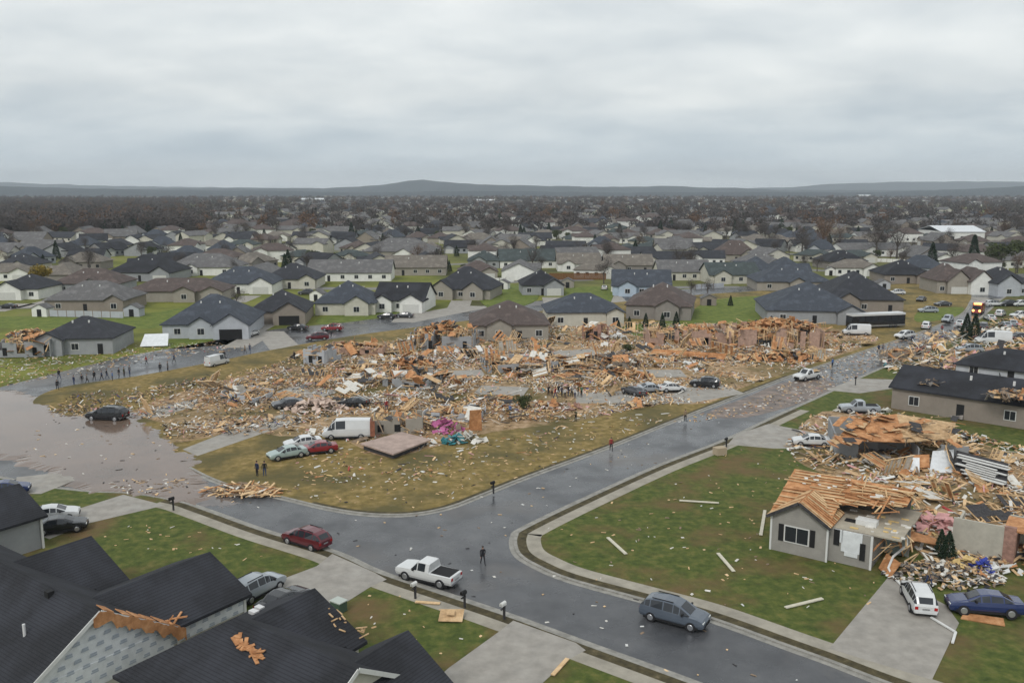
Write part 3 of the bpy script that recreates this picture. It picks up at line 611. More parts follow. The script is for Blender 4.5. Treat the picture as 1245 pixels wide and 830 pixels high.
tpx(5, 1174, 412, .62, 'dark green conifer shrub at the road edge, left of the pair')
tpx(5, 1184, 414, .66, 'dark green conifer shrub at the road edge, right of the pair')
tpx(6, 763, 432, .38, 'small dark green bush standing in the debris field')
tpx(6, 637, 500, .42, 'narrow green bush surviving at the debris edge')
tpx(6, 250, 402, .25, 'low green shrub in front of the slate roofed garage house')
tpx(2, 860, 362, .5, 'brown bare hedge tree left of the green field')
tpx(2, 840, 360, .5, 'brown bare hedge tree touching the big brown roof')
for u, v, s_ in ((765, 400, .35), (785, 398, .38), (805, 402, .42), (822, 396, .4), (752, 402, .3)):
    tpx(5, u, v, s_, 'dark low shrub in the row beside the stone walled brown roofed house', group='shrubs beside the brown roofed house')
tpx(6, 1215, 330, 2.0, 'broad green tree behind the far right houses'); tpx(6, 1235, 322, 1.8, 'green tree at the right edge behind the gabled houses')
tpx(5, 1183, 322, 1.3, 'dark evergreen tree rising left of the green trees'); tpx(5, 1132, 330, 1.3, 'dark evergreen left of the far street corner')
tpx(1, 975, 310, 1.5, 'wide brown bare tree in the clump above the slate porch house, left one'); tpx(3, 1000, 306, 1.7, 'rust brown bare tree in the clump above the slate porch house, right one')
tpx(2, 1065, 312, 1.6, 'tall dark bare tree between clump and black roofed house'); tpx(4, 1090, 316, 1.5, 'dark bare tree behind the low black roofed house')
tn = 0; tpos = []
def clear(x, y, d=9): return all((x - a) ** 2 + (y - b) ** 2 > d * d for a, b in taken) 
tries = []
y = 330.0
for _ in range(6500):
    y = 330 + 2700 * rnd.random() ** 1.25; u = rnd.uniform(-20, 1265); x = (u - 622.5) / FPX * y
    if y < 560 and rnd.random() < .78: continue
    if u < 250 and 420 < y < 590 and rnd.random() < .6: continue
    tries.append((x, y))
for _ in range(2600):   # the wood on the left
    y = 640 + 1700 * rnd.random() ** 1.2; u = rnd.uniform(-20, 245 - (y - 640) * .02); tries.append(((u - 622.5) / FPX * y, y))
for _ in range(260):   # front edge of the wood
    y = 628 + rnd.uniform(-10, 22); u = rnd.uniform(-20, 250); tries.append(((u - 622.5) / FPX * y, y))
near_h = [p for p in spots if p[1] < 800]
tries.sort(key=lambda p: p[1])
tnames = {0: 'bare grey brown tree', 1: 'bare grey brown tree', 2: 'bare grey brown tree', 4: 'bare grey brown tree', 3: 'rusty brown bare tree', 5: 'dark evergreen tree', 6: 'olive green tree'}
rest = []
for (x, y) in tries:
    if y < 800 and not (clear(x, y, 12) and all((x - a) ** 2 + (y - 5 - b) ** 2 > 100 for a, b in near_h if abs(a - x) < 12 and abs(b - y) < 20)): continue
    if tn < 250:
        k = rnd.choice([0, 1, 2, 4, 0, 1, 2, 4, 3, 5, 5, 6])
        tree(k, x, y, rnd.uniform(.5, .95) if y < 560 else rnd.uniform(.75, 1.2), tnames[k] + ' among the far rows of houses', group=tnames[k] + 's in the far suburb'); tn += 1
    else: rest.append((x, y))
# the far wood: one mesh of many light crowns
low = []
for k in range(6):
    b = MB(); hgt = 9 + k * .8; b.cyl((0, 0, 0), (0, 0, hgt * .5), .3, .15, 4, 0)
    if k < 5: crown_mesh(b, 95, 4.2, hgt * .38, hgt * .6, 1.25, 0, 100 + k, .28)
    else: b2 = ev_mesh(90, 9, 2.6, 6, .9); i = len(b.v); b.v += b2.v; b.f += [tuple(q + i for q in f) for f in b2.f]; b.m += [0] * len(b2.f)
    low.append((np.array(b.v), b.f))
vs = []; fs = []; ms = []; base = 0
for (x, y) in rest:
    k = rnd.choice([0, 1, 2, 3, 4, 0, 1, 2, 3, 5]); va, fa = low[k]; a = rnd.uniform(0, 6.28); c, s = math.cos(a), math.sin(a); sc = rnd.uniform(.75, 1.3); v2 = va * sc
    vs.append(np.c_[v2[:, 0] * c - v2[:, 1] * s + x, v2[:, 0] * s + v2[:, 1] * c + y, v2[:, 2]]); fs += [tuple(q + base for q in f) for f in fa]; ms += [1 if k == 5 else (2 if (base // 7) % 7 == 0 else 0)] * len(fa); base += len(va)
me = bpy.data.meshes.new('far_woods'); me.from_pydata(np.concatenate(vs).tolist(), [], fs)
for m_ in (twig, evg, twig2): me.materials.append(m_)
me.polygons.foreach_set('material_index', ms); me.update(); o = bpy.data.objects.new('far_woods', me); COL.objects.link(o)
tag(o, 'brown mass of bare trees filling the distance', 'woods', kind='stuff')


# ------------------------------------------------------------------ near houses with dark roofs
def ray(u, v):
    x = (u - 622.5) / FPX; y = -(v - 415) / FPX
    return Vector((x, math.cos(TILT) + y * math.sin(TILT), -math.sin(TILT) + y * math.cos(TILT)))
def hit(u, v, p0, n):
    """where the photograph's pixel meets a real plane of the scene"""
    d = ray(u, v); c = Vector((0, 0, CAM_H)); n = Vector(n); return c + d * ((Vector(p0) - c).dot(n) / d.dot(n))
ANG = R(-35)
class Frame:
    def __init__(s, x, y, a=ANG): s.x, s.y, s.a = x, y, a; s.c, s.s = math.cos(a), math.sin(a)
    def w(s, x, y, z=0): return Vector((s.x + x * s.c - y * s.s, s.y + x * s.s + y * s.c, z))
    def l(s, p): dx, dy = p[0] - s.x, p[1] - s.y; return Vector((dx * s.c + dy * s.s, -dx * s.s + dy * s.c, p[2] if len(p) > 2 else 0))
pipe_m = mat('white pipe', (.6, .6, .6), .5)
def dark_house(label, fr, xl, hw, zr, wings, roof='black', wall='cream', wrapped=False, hipped=0):
    ze = 3.15; t = thing('house', label, 'house', (fr.x, fr.y, 0), fr.a)
    a = MB(); r_ = MB(); pit = (zr - ze) / hw
    a.box(xl, 0, -hw + .45, hw - .45, 0, ze - .02, 0); tri_wall(a, 'x', 0, hw - .45, xl + hipped, 0 - .001, ze - .02, pit, 1 if wrapped else 0)
    chevron(r_, 'x', 0, hw, xl - .4 + hipped, .35, ze, pit, .22)
    if hipped:
        x0 = xl - .4 + hipped; i = len(r_.v); r_.v += [(x0, -hw, ze), (x0, 0, zr), (x0, hw, ze), (xl - .4, -hw, ze), (xl - .4, hw, ze), (x0, -hw, ze - .22), (x0, hw, ze - .22), (xl - .4, -hw, ze - .22), (xl - .4, hw, ze - .22)]
        for q in ((0, 1, 3), (3, 1, 4), (4, 1, 2), (0, 3, 7, 5), (3, 4, 8, 7), (4, 2, 6, 8), (5, 7, 8, 6)): r_.f.append(tuple(i + k for k in q)); r_.m.append(0)
    for (c, h_, yl, z2) in wings:
        p2 = (z2 - ze) / h_; a.box(c - h_ + .42, c + h_ - .42, .5, yl - .4, 0, ze - .03, 0); tri_wall(a, 'y', c, h_ - .42, 1, yl - .4, ze - .03, p2)
        chevron(r_, 'y', c, h_ - .4, .8, hw - .15, ze + .006 + .4 * p2, p2, .22); chevron(r_, 'y', c, h_, hw - .15, yl, ze + .006, p2, .22)
        q = MB(); q.box(c - 1.9, c + 1.9, yl - .43, yl - .34, 0, 2.2); q.build('garage_door', doorm, t)
    a.build('wall', [WALL[wall], wrap], t); r_.build('roof', ROOF[roof], t)
    tr = MB()
    for s_ in (-1, 1): tr.bar((.38, 0, zr - .08), (.38, s_ * hw, ze - .08), .05, .26)
    tr.build('rake_trim', trim, t)
    return t, pit, ze
# house A
oA = P(118, 740, 6.5); fA = Frame(oA.x, oA.y)
tA, pA, zA = dark_house('large black roofed house at the lower left corner with wrapped gable wall', fA, -25, 5.2, 6.5, [(-13.9, 5.0, 7.5, 5.5), (-4.35, 4.7, 11.3, 5.2)], wrapped=True)
b = MB(); b.box(0, .05, -4.7, 5.0, 1.55, zA + .02); b.box(0, .045, 5.0, 10.9, 1.9, zA - .06); b.build('house_wrap', wrap, tA)
b = MB()
for j in range(7):
    for k in range(-4, 11):
        z = 1.95 + j * .55; y = k + (.5 if j % 2 else 0); lim = zA - .3 if y > 4.6 else zA + (5.0 - abs(y)) * pA - .6
        if z < lim and -4.4 < y < 10.6 and (y < 5 or j < 2): b.box(.05, .062, y - .24, y + .24, z, z + .1); b.box(.05, .062, y - .18, y + .22, z + .13, z + .24)
b.build('wrap_print', mat('wrap print', (.37, .41, .46), .7), tA)
b = MB(); b.box(.05, .15, 5.25, 5.4, 0, 3.2); b.box(.05, .15, -1.5, -1.4, 0, 1.6); b.box(.0, .12, 10.72, 10.92, 0, 3.0); b.build('downspout', trim, tA)
b = MB(); r2 = random.Random(4)
ys_ = [-.5 + k * .16 for k in range(40)]; top_ = [zA + (5.2 - abs(y)) * pA + r2.uniform(-.05, .12) for y in ys_]; bot_ = [t - .45 - .35 * abs(math.sin(k * .5)) - r2.uniform(0, .25) for k, t in enumerate(top_)]
for k in range(39): b.hexa([(.37, ys_[k], bot_[k]), (.43, ys_[k], bot_[k]), (.43, ys_[k + 1], bot_[k + 1]), (.37, ys_[k + 1], bot_[k + 1]), (.37, ys_[k], top_[k]), (.43, ys_[k], top_[k]), (.43, ys_[k + 1], top_[k + 1]), (.37, ys_[k + 1], top_[k + 1])])
for k in range(6):
    y = .2 + k * .9 + r2.random() * .4; z = zA + (5.2 - y) * pA + .08; b.slab([(.4, y, z), (-.5 - r2.random() * .5, y + .1, z), (-.4 - r2.random() * .4, y + .7, z - .42), (.42, y + .6, z - .38)], .05)
for k in range(5): b.bar((r2.uniform(-.9, .6), 4.3 + r2.random() * 1.6, 3.2 + r2.random() * .9), (r2.uniform(-.6, .7), 4.3 + r2.random() * 1.8, 3.2 + r2.random() * 1.1), .14, .07)
b.build('torn_sheathing', osb, tA)
def on_near_slope(fr, ze, pit, hw, u, v):
    n = Vector((0, -pit, 1)).normalized(); n = Vector((-fr.s * n.y, fr.c * n.y, n.z)); return fr.l(hit(u, v, fr.w(0, -hw, ze), n))
q = on_near_slope(fA, zA, pA, 5.2, 30, 772); b = MB(); b.cyl((q.x, q.y, q.z - .1), (q.x, q.y, q.z + .75), .09, .09, 10); b.build('vent_pipe', pipe_m, tA)
q = on_near_slope(fA, zA, pA, 5.2, 60, 723); b = MB(); b.box(q.x - .25, q.x + .25, q.y - .2, q.y + .2, q.z - .15, q.z + .3); b.build('roof_vent', dark, tA)
# house B
oB = P(430, 810, 6.3); fB = Frame(oB.x, oB.y)
tB, pB, zB = dark_house('black roofed house at the bottom centre with an orange patch on its slope', fB, -14.8, 5.2, 6.3, [(-10.3, 4.8, 6.6, 5.5), (-1.3, 3.6, 5.9, 5.5)], hipped=5.2)
b = MB(); r2 = random.Random(8)
nB = Vector((0, -pB, 1)).normalized()
for k in range(26):
    q = on_near_slope(fB, zB, pB, 5.2, 288 + k * 1.1 + r2.uniform(-3, 3), 776 + k * .95 + r2.uniform(-4, 4)); d = Vector((r2.uniform(-.5, .5), r2.uniform(-.3, .3), 0)); d.z = d.y * pB
    b.bar(q + nB * .06 - d, q + nB * (.08 + .1 * r2.random()) + d, .22, .05)
b.build('bare_boards', osb, tB)
b = MB()
for k in range(14):
    y = r2.uniform(5.2, 6.9); x = -8.6 + r2.uniform(0, 3.0); z = max(3.15, 5.5 - abs(x + 10.3) * .49) + .05; b.bar((x, y, z), (x + r2.uniform(-.9, .9), y + r2.uniform(-.5, .5), z + r2.uniform(-.1, .3)), .1, .05)
b.build('splintered_edge', ply, tB)
b = MB()
for (x, y) in ((-12.2, 3.0), (-13.0, 4.1)):
    z = 5.5 - abs(x + 10.3) * .49; b.box(x - .3, x + .3, y - .2, y + .2, z - .1, z + .25)
b.build('roof_vent', pipe_m, tB)
# house C at the left edge
kC = P(50, 668); fC = Frame(kC.x, kC.y); fC = Frame(*fC.w(0, -10.6)[:2])
tC, pC, zC = dark_house('black roofed house cut by the left edge above the wrapped gable one', fC, -22, 5.2, 6.5, [(-13.9, 5.0, 7.5, 5.5), (-4.35, 4.7, 11.3, 5.2)], wall='greyw')
b = MB(); b.box(0, .12, 10.72, 10.9, 0, 3.0); b.build('downspout', trim, tC)
b = MB()
for k in range(16): y = r2.uniform(2.5, 6.5); z = 3.3; b.bar((r2.uniform(-1.4, .3), y, z + r2.random() * .8), (r2.uniform(-1, .5), y + r2.uniform(-1, 1), z + r2.random() * .7), .2, .06)
b.build('torn_sheathing', osb, tC)

# ------------------------------------------------------------------ house D: roof stripped to the boards
fD = Frame(*P(936, 667, KZ)[:2]); zb = KZ
tD = thing('damaged_house', 'grey sided house with shuttered window and roof stripped to orange boards', 'house', (fD.x, fD.y, zb), fD.a)
gw = siding(mat('grey lap siding', (.30, .285, .26), .75, var=.1, scale=.8), .2, .5)
b = MB(); PD = .62
b.box(0, 4.9, 0, .2, 0, 3.2); b.quad([(0, 0, 3.2), (4.9, 0, 3.2), (2.45, 0, 3.2 + 2.45 * PD)]); b.quad([(0, .2, 3.2), (2.45, .2, 3.2 + 2.45 * PD), (4.9, .2, 3.2)])
b.box(0, .2, .2, 14, 0, 3.2); b.box(.2, 9, 13.8, 14, 0, 3.1); b.box(4.7, 4.9, .2, .5, 0, 3.1); b.box(4.9, 8.5, .5, .7, 0, 3.0); b.box(8.3, 8.5, .7, 5.2, 0, 2.9); b.box(8.5, 10.6, 5.2, 5.4, 0, 2.9)
b.quad([(.02, .2, 3.2), (.02, 14, 3.2), (.02, 7.3, 5.4)])
b.build('wall', gw, tD)
b = MB(); b.box(6.0, 7.7, .42, .5, 1.15, 3.0); b.box(5.4, 6.1, .42, .5, 1.9, 3.0); b.box(6.3, 7.4, .4, .5, .8, 1.2); b.build('house_wrap', wrap, tD)
b = MB(); b.box(4.86, 5.02, -.06, .1, 0, 3.2); b.box(8.38, 8.56, .42, .58, 0, 2.95); b.box(-.06, .1, -.06, .1, 0, 3.2); b.build('corner_board', trim, tD)
window(tD, 2.3, 0, 1.15, 2.0, 1.35, '-y', shutters=True)
b = MB(); b.box(5.35, 5.85, .38, .44, 1.6, 3.0); b.box(7.55, 8.0, .38, .44, .7, 2.2); b.build('shutter', dark, tD)
b = MB(); b.box(8.6, 10.4, 5.1, 5.19, .1, 2.6); b.build('inner_panel', mat('pale green panel', (.33, .40, .38), .6), tD)
# attic floor where the roof is gone
b = MB(); b.box(4.95, 10.7, .8, 6.6, 2.92, 3.04); b.box(8.5, 10.8, 5.5, 9, 2.9, 3.02); b.build('attic_floor', mat('exposed ceiling board', (.38, .34, .27), .9, var=.15, scale=1.2, detail=6), tD)
b = MB(); b.box(6.6, 8.3, 2.5, 3.5, 3.04, 3.5); b.build('white_tub', trim, tD); b = MB(); b.box(5.6, 6.5, 2.7, 3.4, 3.04, 3.12); b.build('hatch', dark, tD)
# deck: front slope from eave to ridge, a shorter run at the right, small front gable
zr = lambda y: 3.25 + (y - .5) * (5.5 - 3.25) / 6.8
b = MB(); b.slab([(-.35, .3, zr(.3)), (4.9, .3, zr(.3)), (4.9, 7.3, 5.5), (-.35, 7.3, 5.5)][::1], .06, 0)
b.slab([(4.9, 3.4, zr(3.4)), (10.2, 4.9, zr(4.9)), (10.4, 7.3, 5.5), (4.9, 7.3, 5.5)], .06, 0)
b.slab([(10.4, 7.3, 5.5), (9.6, 13.9, 3.3), (-.35, 14.3, 3.2), (-.35, 7.3, 5.5)], .06, 0)
chevron(b, 'y', 2.45, 2.75, -.35, 4.3, 3.22, PD, .1)
b.build('roof_deck', osb, tD)
b = MB(); r2 = random.Random(12)
for k in range(17):     # rows of bare planks
    y = .5 + k * .41
    for x0, x1 in ((-.4, 2.0), (2.05, 4.85), (4.9, 7.4), (7.45, 10.2)):
        if r2.random() < .14 or (x0 > 4.8 and y < 3.6 + (x0 - 4.9) * .35): continue
        if y < 4.2: 
            for sx0, sx1, up in ((x0, x1, 0),):
                top = 3.22 + max(0, 2.75 - abs(((x0 + x1) / 2) - 2.45)) * PD
                if x1 < 5 and top > zr(y): continue
        b.bar((x0 + r2.uniform(-.3, .5), y, zr(y) + .05), (x1 + r2.uniform(-.5, .3), y + r2.uniform(-.12, .12), zr(y) + .06 + r2.uniform(0, .12)), r2.choice([.12, .2, .26]), .05, r2.choice([0, 2, 2, 0, 1]))
for k in range(11):     # planks down both slopes of the front gable
    y = -.3 + k * .42
    for s_ in (-1, 1):
        if r2.random() < .1: continue
        xe = 2.45 + s_ * 2.8; ze_ = 3.24; b.bar((2.45 + s_ * .1, y, 3.26 + 2.7 * PD), (xe, y + r2.uniform(-.05, .05), ze_ + .05), r2.choice([.14, .22]), .05, r2.choice([0, 2, 0, 1]))
q = random.Random(31)
for k in range(40):
    x = q.uniform(4.5, 11.0); y = q.uniform(3.0, 7.6) ; z = zr(y) + .1; e = Vector((q.gauss(0, 1), q.gauss(0, .6), q.gauss(0, .25))).normalized() * q.uniform(.4, 1.3); b.bar(Vector((x, y, z)) - e, Vector((x, y, z + .15)) + e, .14, .05, q.choice([0, 1, 2]))
for k in range(26): x = q.uniform(8.3, 11.2); y = q.uniform(.8, 6); b.bar((x, y, q.uniform(.1, 3)), (x + q.gauss(.3, .6), y + q.gauss(0, .8), q.uniform(.5, 3.4)), .14, .06, q.choice([0, 1, 2]))
b.build('roof_planks', [lum, osb, ply], tD)
b = MB()
for k in range(22): x = q.uniform(5, 10.6); y = q.uniform(.9, 6); b.box(x, x + q.uniform(.2, .9), y, y + q.uniform(.1, .5), 3.045, 3.1 + q.random() * .06, k % 2)
b.build('attic_scraps', [gyp, yel], tD)
b = MB(); b.bar((2.45, -.4, 3.2 + 2.75 * PD), (-.35, -.4, 3.15), .06, .28); b.bar((2.45, -.4, 3.2 + 2.75 * PD), (5.25, -.4, 3.15), .06, .28); b.build('rake_board', tarb, tD)
b = MB()
for k in range(16): x = r2.uniform(0, 9.5); y = r2.uniform(4.4, 6.8); w1 = r2.uniform(.2, .6); w2 = r2.uniform(.1, .3); b.slab([(x, y, zr(y) + .12), (x + w1, y + .06, zr(y) + .12), (x + w1 * .9, y + w2, zr(y + w2) + .14), (x - .1, y + w2 * .8, zr(y + w2) + .13)], .03)
b.build('felt_scraps', gyp, tD)
# pieces torn from it, each lying by itself
def panel(name, label, cat, pts, m, th=.08, group=None):
    """pts: (u, v, height) corners of a free-lying sheet"""
    W_ = [P(u, v, z) for u, v, z in pts]; c = sum(W_, Vector()) / len(W_); c.z = 0
    b = MB(); b.slab([p - c for p in W_], th); o = b.build(name, m, None, loc=c); return tag(o, label, cat, group)
panel('plywood_sheet', 'orange sheathing sheet leaning against the open side of the grey sided house', 'plywood sheet', [(1098, 676, .2), (1112, 664, .3), (1110, 640, 2.2), (1090, 650, 2.2)], osb)
panel('plywood_sheet', 'orange board lying on the driveway corner below the open grey house', 'plywood sheet', [(1068, 690, .3), (1082, 702, .3), (1095, 684, .9), (1078, 672, 1.2)], osb)
panel('plywood_sheet', 'long orange board pointing right from the open side of the grey house', 'plywood sheet', [(1105, 655, 1.6), (1142, 662, 1.0), (1140, 655, 1.1), (1103, 643, 1.8)], osb)
panel('plywood_sheet', 'orange board on the grass below the dark blue wrecked car', 'plywood sheet', [(1168, 751, .2), (1222, 760, .25), (1220, 751, .3), (1172, 744, .35)], osb)
b = MB(); pts = [P(u, v, z) for u, v, z in ((1101, 642, 2.6), (1103, 662, 1.6), (1086, 676, 1.2), (1080, 690, .6), (1084, 699, .3), (1100, 715, .22))]
for p, q in zip(pts, pts[1:]): b.bar(p, q, .16, .1)
tag(b.build('rain_gutter', trim), 'bent white gutter hanging down beside the open grey house', 'gutter')
b = MB(); pts = [P(u, v, z) for u, v, z in ((1132, 750, .25), (1162, 768, .25), (1158, 781, .25))]
for p, q in zip(pts, pts[1:]): b.bar(p, q, .18, .1)
tag(b.build('rain_gutter', trim), 'bent white gutter lying on the driveway behind the white car', 'gutter')

# neighbour's remaining wall
x0, x1 = 13.4, 17.4
tW = thing('ruined_house', 'roofless pale ribbed wall with red brick corner standing right of the open grey house', 'ruin', (fD.x, fD.y, zb), fD.a)
b = MB(); b.box(x0, x1, 9, 9.2, 0, 3.1); b.box(x0 + .1, x0 + .3, 9.2, 14, 0, 2.2); b.box(x1, 24, 13.5, 13.7, 0, 2.8); b.build('wall', siding(mat('ribbed pale wall', (.42, .40, .34), .8, var=.12, scale=1), .4, .5, 0), tW)
b = MB(); b.box(x1, x1 + .9, 8.9, 9.3, 0, 3.2); b.box(x1 + .7, x1 + .95, 9.3, 13, 0, 2.6); b.build('brick_corner', brick, tW)
b = MB(); b.box(x0 + 3.9, 25, 9.6, 13.4, 2.6, 2.75); b.slab([(19, 7.5, 2.2), (25, 7.8, 3.8), (25, 12, 3.9), (19, 12, 2.8)], .1); b.build('fallen_roof', osb, tW)
for k in range(5):
    pass
b = MB()
for k in range(12): x = x0 + k * .85 + 4; b.bar((x, 9.5, 0), (x + r2.uniform(-.2, .2), 9.5, 2.6), .09)
b.build('studs', lum, tW)

# ------------------------------------------------------------------ ruins
def ruin(label, u, v, w_, d_, rot, wm, h_, seed, roofm=None, cover=.6, orange=.6, open_=()):
    p = P(u, v, KZ); t = thing('ruined_house', label, 'ruin', (p.x, p.y, KZ), R(rot)); q = random.Random(seed)
    b = MB()
    for (ax, a0, a1, c) in (('x', -w_ / 2, w_ / 2, 0), ('y', 0, d_, -w_ / 2), ('y', 0, d_, w_ / 2), ('x', -w_ / 2, w_ / 2, d_), ('y', 0, d_ * .7, q.uniform(-w_ * .2, w_ * .2))):
        s_ = a0
        while s_ < a1 - .3:
            l_ = min(q.uniform(.7, 1.6), a1 - s_); hh = h_ * (q.uniform(.75, 1) if q.random() < .72 else q.uniform(.1, .55))
            if q.random() > .14:
                if ax == 'x': b.box(s_, s_ + l_ - .002, c - .08, c + .08, 0, hh)
                else: b.box(c - .08, c + .08, s_ + .1, s_ + l_ - .002, 0, hh)
            s_ += l_
    b.build('wall', wm, t)
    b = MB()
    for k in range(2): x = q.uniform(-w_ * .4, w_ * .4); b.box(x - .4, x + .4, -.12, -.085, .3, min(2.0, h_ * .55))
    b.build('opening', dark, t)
    b = MB()
    for k in range(int(w_ * 3)): x = q.uniform(-w_ / 2, w_ / 2); y = q.uniform(.2, d_); b.bar((x, y, 0), (x + q.gauss(0, .25), y + q.gauss(0, .25), h_ * q.uniform(.6, 1.1)), .1)
    b.build('studs', lum, t)
    b = MB()
    for k in range(int(w_ * d_ * cover * .28)):
        x, y, z = q.uniform(-w_ / 2, w_ / 2), q.uniform(-1, d_), q.uniform(.3, h_ * 1.12); e = Vector((q.gauss(0, 1), q.gauss(0, 1), q.gauss(0, .35))).normalized(); f = e.cross(Vector((q.gauss(0, .3), q.gauss(0, .3), 1))).normalized(); c = Vector((x, y, z))
        s1, s2 = q.uniform(.5, 1.7), q.uniform(.4, 1.0); b.slab([c - e * s1 - f * s2, c + e * s1 - f * s2 * q.uniform(.5, 1), c + e * s1 * q.uniform(.5, 1) + f * s2, c - e * s1 + f * s2], .04, 0 if q.random() < orange else q.choice([1, 2, 3]))
    b.build('fallen_sheathing', [osb, ply, tarb, gyp], t)
    b = MB()
    for k in range(int(w_ * 5)):
        c = Vector((q.uniform(-w_ / 2, w_ / 2), q.uniform(-1, d_), q.uniform(.2, h_ * 1.05))); e = Vector((q.gauss(0, 1), q.gauss(0, 1), q.gauss(0, .28))).normalized() * q.uniform(.6, 1.7); b.bar(c - e, c + e, .16, .1, q.choice([0, 0, 1, 2]))
    b.build('rafters', [lum, osb, lumd], t)
    if roofm:
        b = MB(); hip(b, -w_ * .5, w_ * .1, .5, d_, h_ + .1, .4); b.build('roof', roofm, t)
    return t
pinkw = mat('pink board wall', (.40, .27, .21), .85, var=.2, scale=1.5)
ruin('half standing grey house with orange rafters heaped on top behind the debris field', 536, 426, 13, 9, -6, WALL['greyw'], 3.6, 1, orange=.8)
ruin('low orange wall remains at the left end of the debris field by the side street', 432, 431, 11, 5, -4, pinkw, 1.8, 2, orange=.8)
ruin('grey and white tilted wall remains beside the side street left of the orange walls', 382, 443, 4.5, 6, -20, WALL['pale'], 3.0, 3, orange=.15)
ruin('small pink brick wall box in front of the cream house', 725, 413, 5.2, 3, 4, brick, 3.4, 4, cover=.8)
ruin('long pink and orange broken wall in front of the dark shrubs', 840, 422, 17, 8, 0, pinkw, 3.6, 5, orange=.6)
ruin('large orange gutted house with grey corner wall left of the long coach', 945, 425, 19, 10, 2, pinkw, 4.4, 6, orange=.8)
ruin('heap of tan framing with grey wall bits at the centre of the debris field', 640, 452, 14, 8, 10, WALL['greyw'], 1.8, 7, orange=.3, cover=.9)
ruin('low pile of broken framing behind the white box truck', 475, 470, 13, 8, -20, WALL['greyw'], 1.5, 8, orange=.25, cover=.9)
ruin('gutted framing heap above the group of people', 740, 450, 12, 8, 15, WALL['tanw'], 1.6, 9, orange=.5, cover=.9)
ruin('small ruined room with dark openings right of the white box truck', 484, 527, 6.5, 4, 5, WALL['beige'], 2.3, 10, orange=.2)
ruin('flattened pale wall heap between the box truck and the orange panel', 548, 512, 8, 5, -10, WALL['pale'], 1.3, 11, orange=.3)
ruin('white ribbed wall heap in the debris left of the dark upturned cars', 285, 487, 8, 6, -25, WALL['pale'], 1.0, 12, orange=.1)
ruin('broken framing beside the street right of the long coach', 1105, 437, 7, 4, 20, WALL['tanw'], 1.6, 13, orange=.4)
ruin('orange splintered remains at the far right edge beyond the black roofs', 1238, 450, 9, 7, -20, pinkw, 3.2, 14, orange=.9)
ruin('half standing pale house at the far left with brown rafters spilling out', 28, 434, 10, 9, 6, WALL['greyw'], 3.4, 15, orange=.8, cover=1.0)
H('low charcoal hip roofed grey house joined to the torn open left end', 92, 431, 88, 13, 6, wall='greyw', roof='dark', zw=3.2, pitch=.5)
panel('plywood_sheet', 'long orange roof edge lying flat in front of the pink broken wall', 'roof panel', [(790, 430, .5), (880, 437, .5), (884, 430, 1.6), (795, 424, 1.4)], osb, .2)
panel('wall_panel', 'upright orange panel standing in the middle of the rubble', 'wall panel', [(570, 523, .2), (586, 523, .2), (585, 498, 3.1), (571, 499, 3.1)], osb, .15)
panel('sheet_roofing', 'pale blue grey tarp sheet lying by the slate roofed house', 'sheet', [(170, 421, .3), (204, 420, .3), (205, 405, 2.2), (176, 406, 2.2)], wrap)
# floor platform left on its blocks
t = thing('house_floor', 'bare pinkish floor platform left on its foundation below the ruined room', 'floor', (0, 0, KZ)); b = MB(); b.poly(wp([(438, 539), (478, 552), (524, 534), (488, 525)], .9), .62, .8); b.build('deck', mat('worn floor deck', (.38, .29, .25), .85, var=.2, scale=.8, detail=6), t)
b = MB(); b.poly(wp([(442, 539), (478, 550), (519, 534), (488, 527)], .9), 0, .615); b.build('foundation', tarb, t)  # foundation block coloured dark to stand in for the shade under the deck

# house E: collapsed with tan deck
fE = Frame(*P(1015, 556, KZ)[:2], R(-14)); tE = thing('collapsed_house', 'collapsed house with a tan orange roof sheet on top and white rafters sliding off', 'ruin', (fE.x, fE.y, KZ), fE.a)
b = MB()
for (x0, x1, y0, y1, h_) in ((0, 2.6, 0, .15, 2.6), (0, .15, .15, 9, 2.6), (2.6, 5.2, 3, 3.15, 2.2), (5, 9, 4.2, 4.35, 2.4), (9.2, 9.35, 0, 6, 1.8), (12, 15, 1.5, 1.65, 2.0), (0, 14, 9, 9.15, 2.8)): b.box(x0, x1, y0, y1, 0, h_)
b.build('wall', WALL['greyw'], tE)
EL = lambda u, v, z: fE.l(P(u, v, z + KZ)) * 1.0
def el(u, v, z): q = fE.l(P(u, v, z + KZ)); return Vector((q.x, q.y, z))
b = MB(); b.slab([el(1016, 534, 2.7), el(1100, 537, 2.7), el(1090, 503, 4.2), el(1040, 509, 4.0)], .12, 0); b.slab([el(1100, 537, 2.7), el(1158, 533, 2.4), el(1162, 514, 3.0), el(1090, 503, 4.2)], .12, 1)
b.build('roof_deck', [osb, ply], tE)
b = MB(); q = random.Random(21)
for k in range(34):
    u = q.uniform(1012, 1168); f = q.uniform(-.2, 1.05); v = 536 - 30 * f; c = el(u, v, 2.9 + 1.3 * f); s1, s2 = q.uniform(.4, 1.2), q.uniform(.3, .7); a = q.uniform(0, 3.1); e = Vector((math.cos(a), math.sin(a), q.uniform(-.1, .35))); g_ = Vector((-math.sin(a), math.cos(a), q.uniform(-.1, .4)))
    b.slab([c - e * s1 - g_ * s2, c + e * s1 - g_ * s2, c + e * s1 * .8 + g_ * s2, c - e * s1 + g_ * s2], .04, q.choice([0, 0, 1, 2]))
for k in range(30):
    u = q.uniform(1015, 1165); c = el(u, 538, q.uniform(.5, 2.6)); e = Vector((q.gauss(0, .5), q.gauss(-.3, .5), q.gauss(0, .7))); b.bar(c - e, c + e, .12, .08, q.choice([1, 3]))
b.build('torn_sheathing', [osb, ply, tarb, lumd], tE)
b = MB()
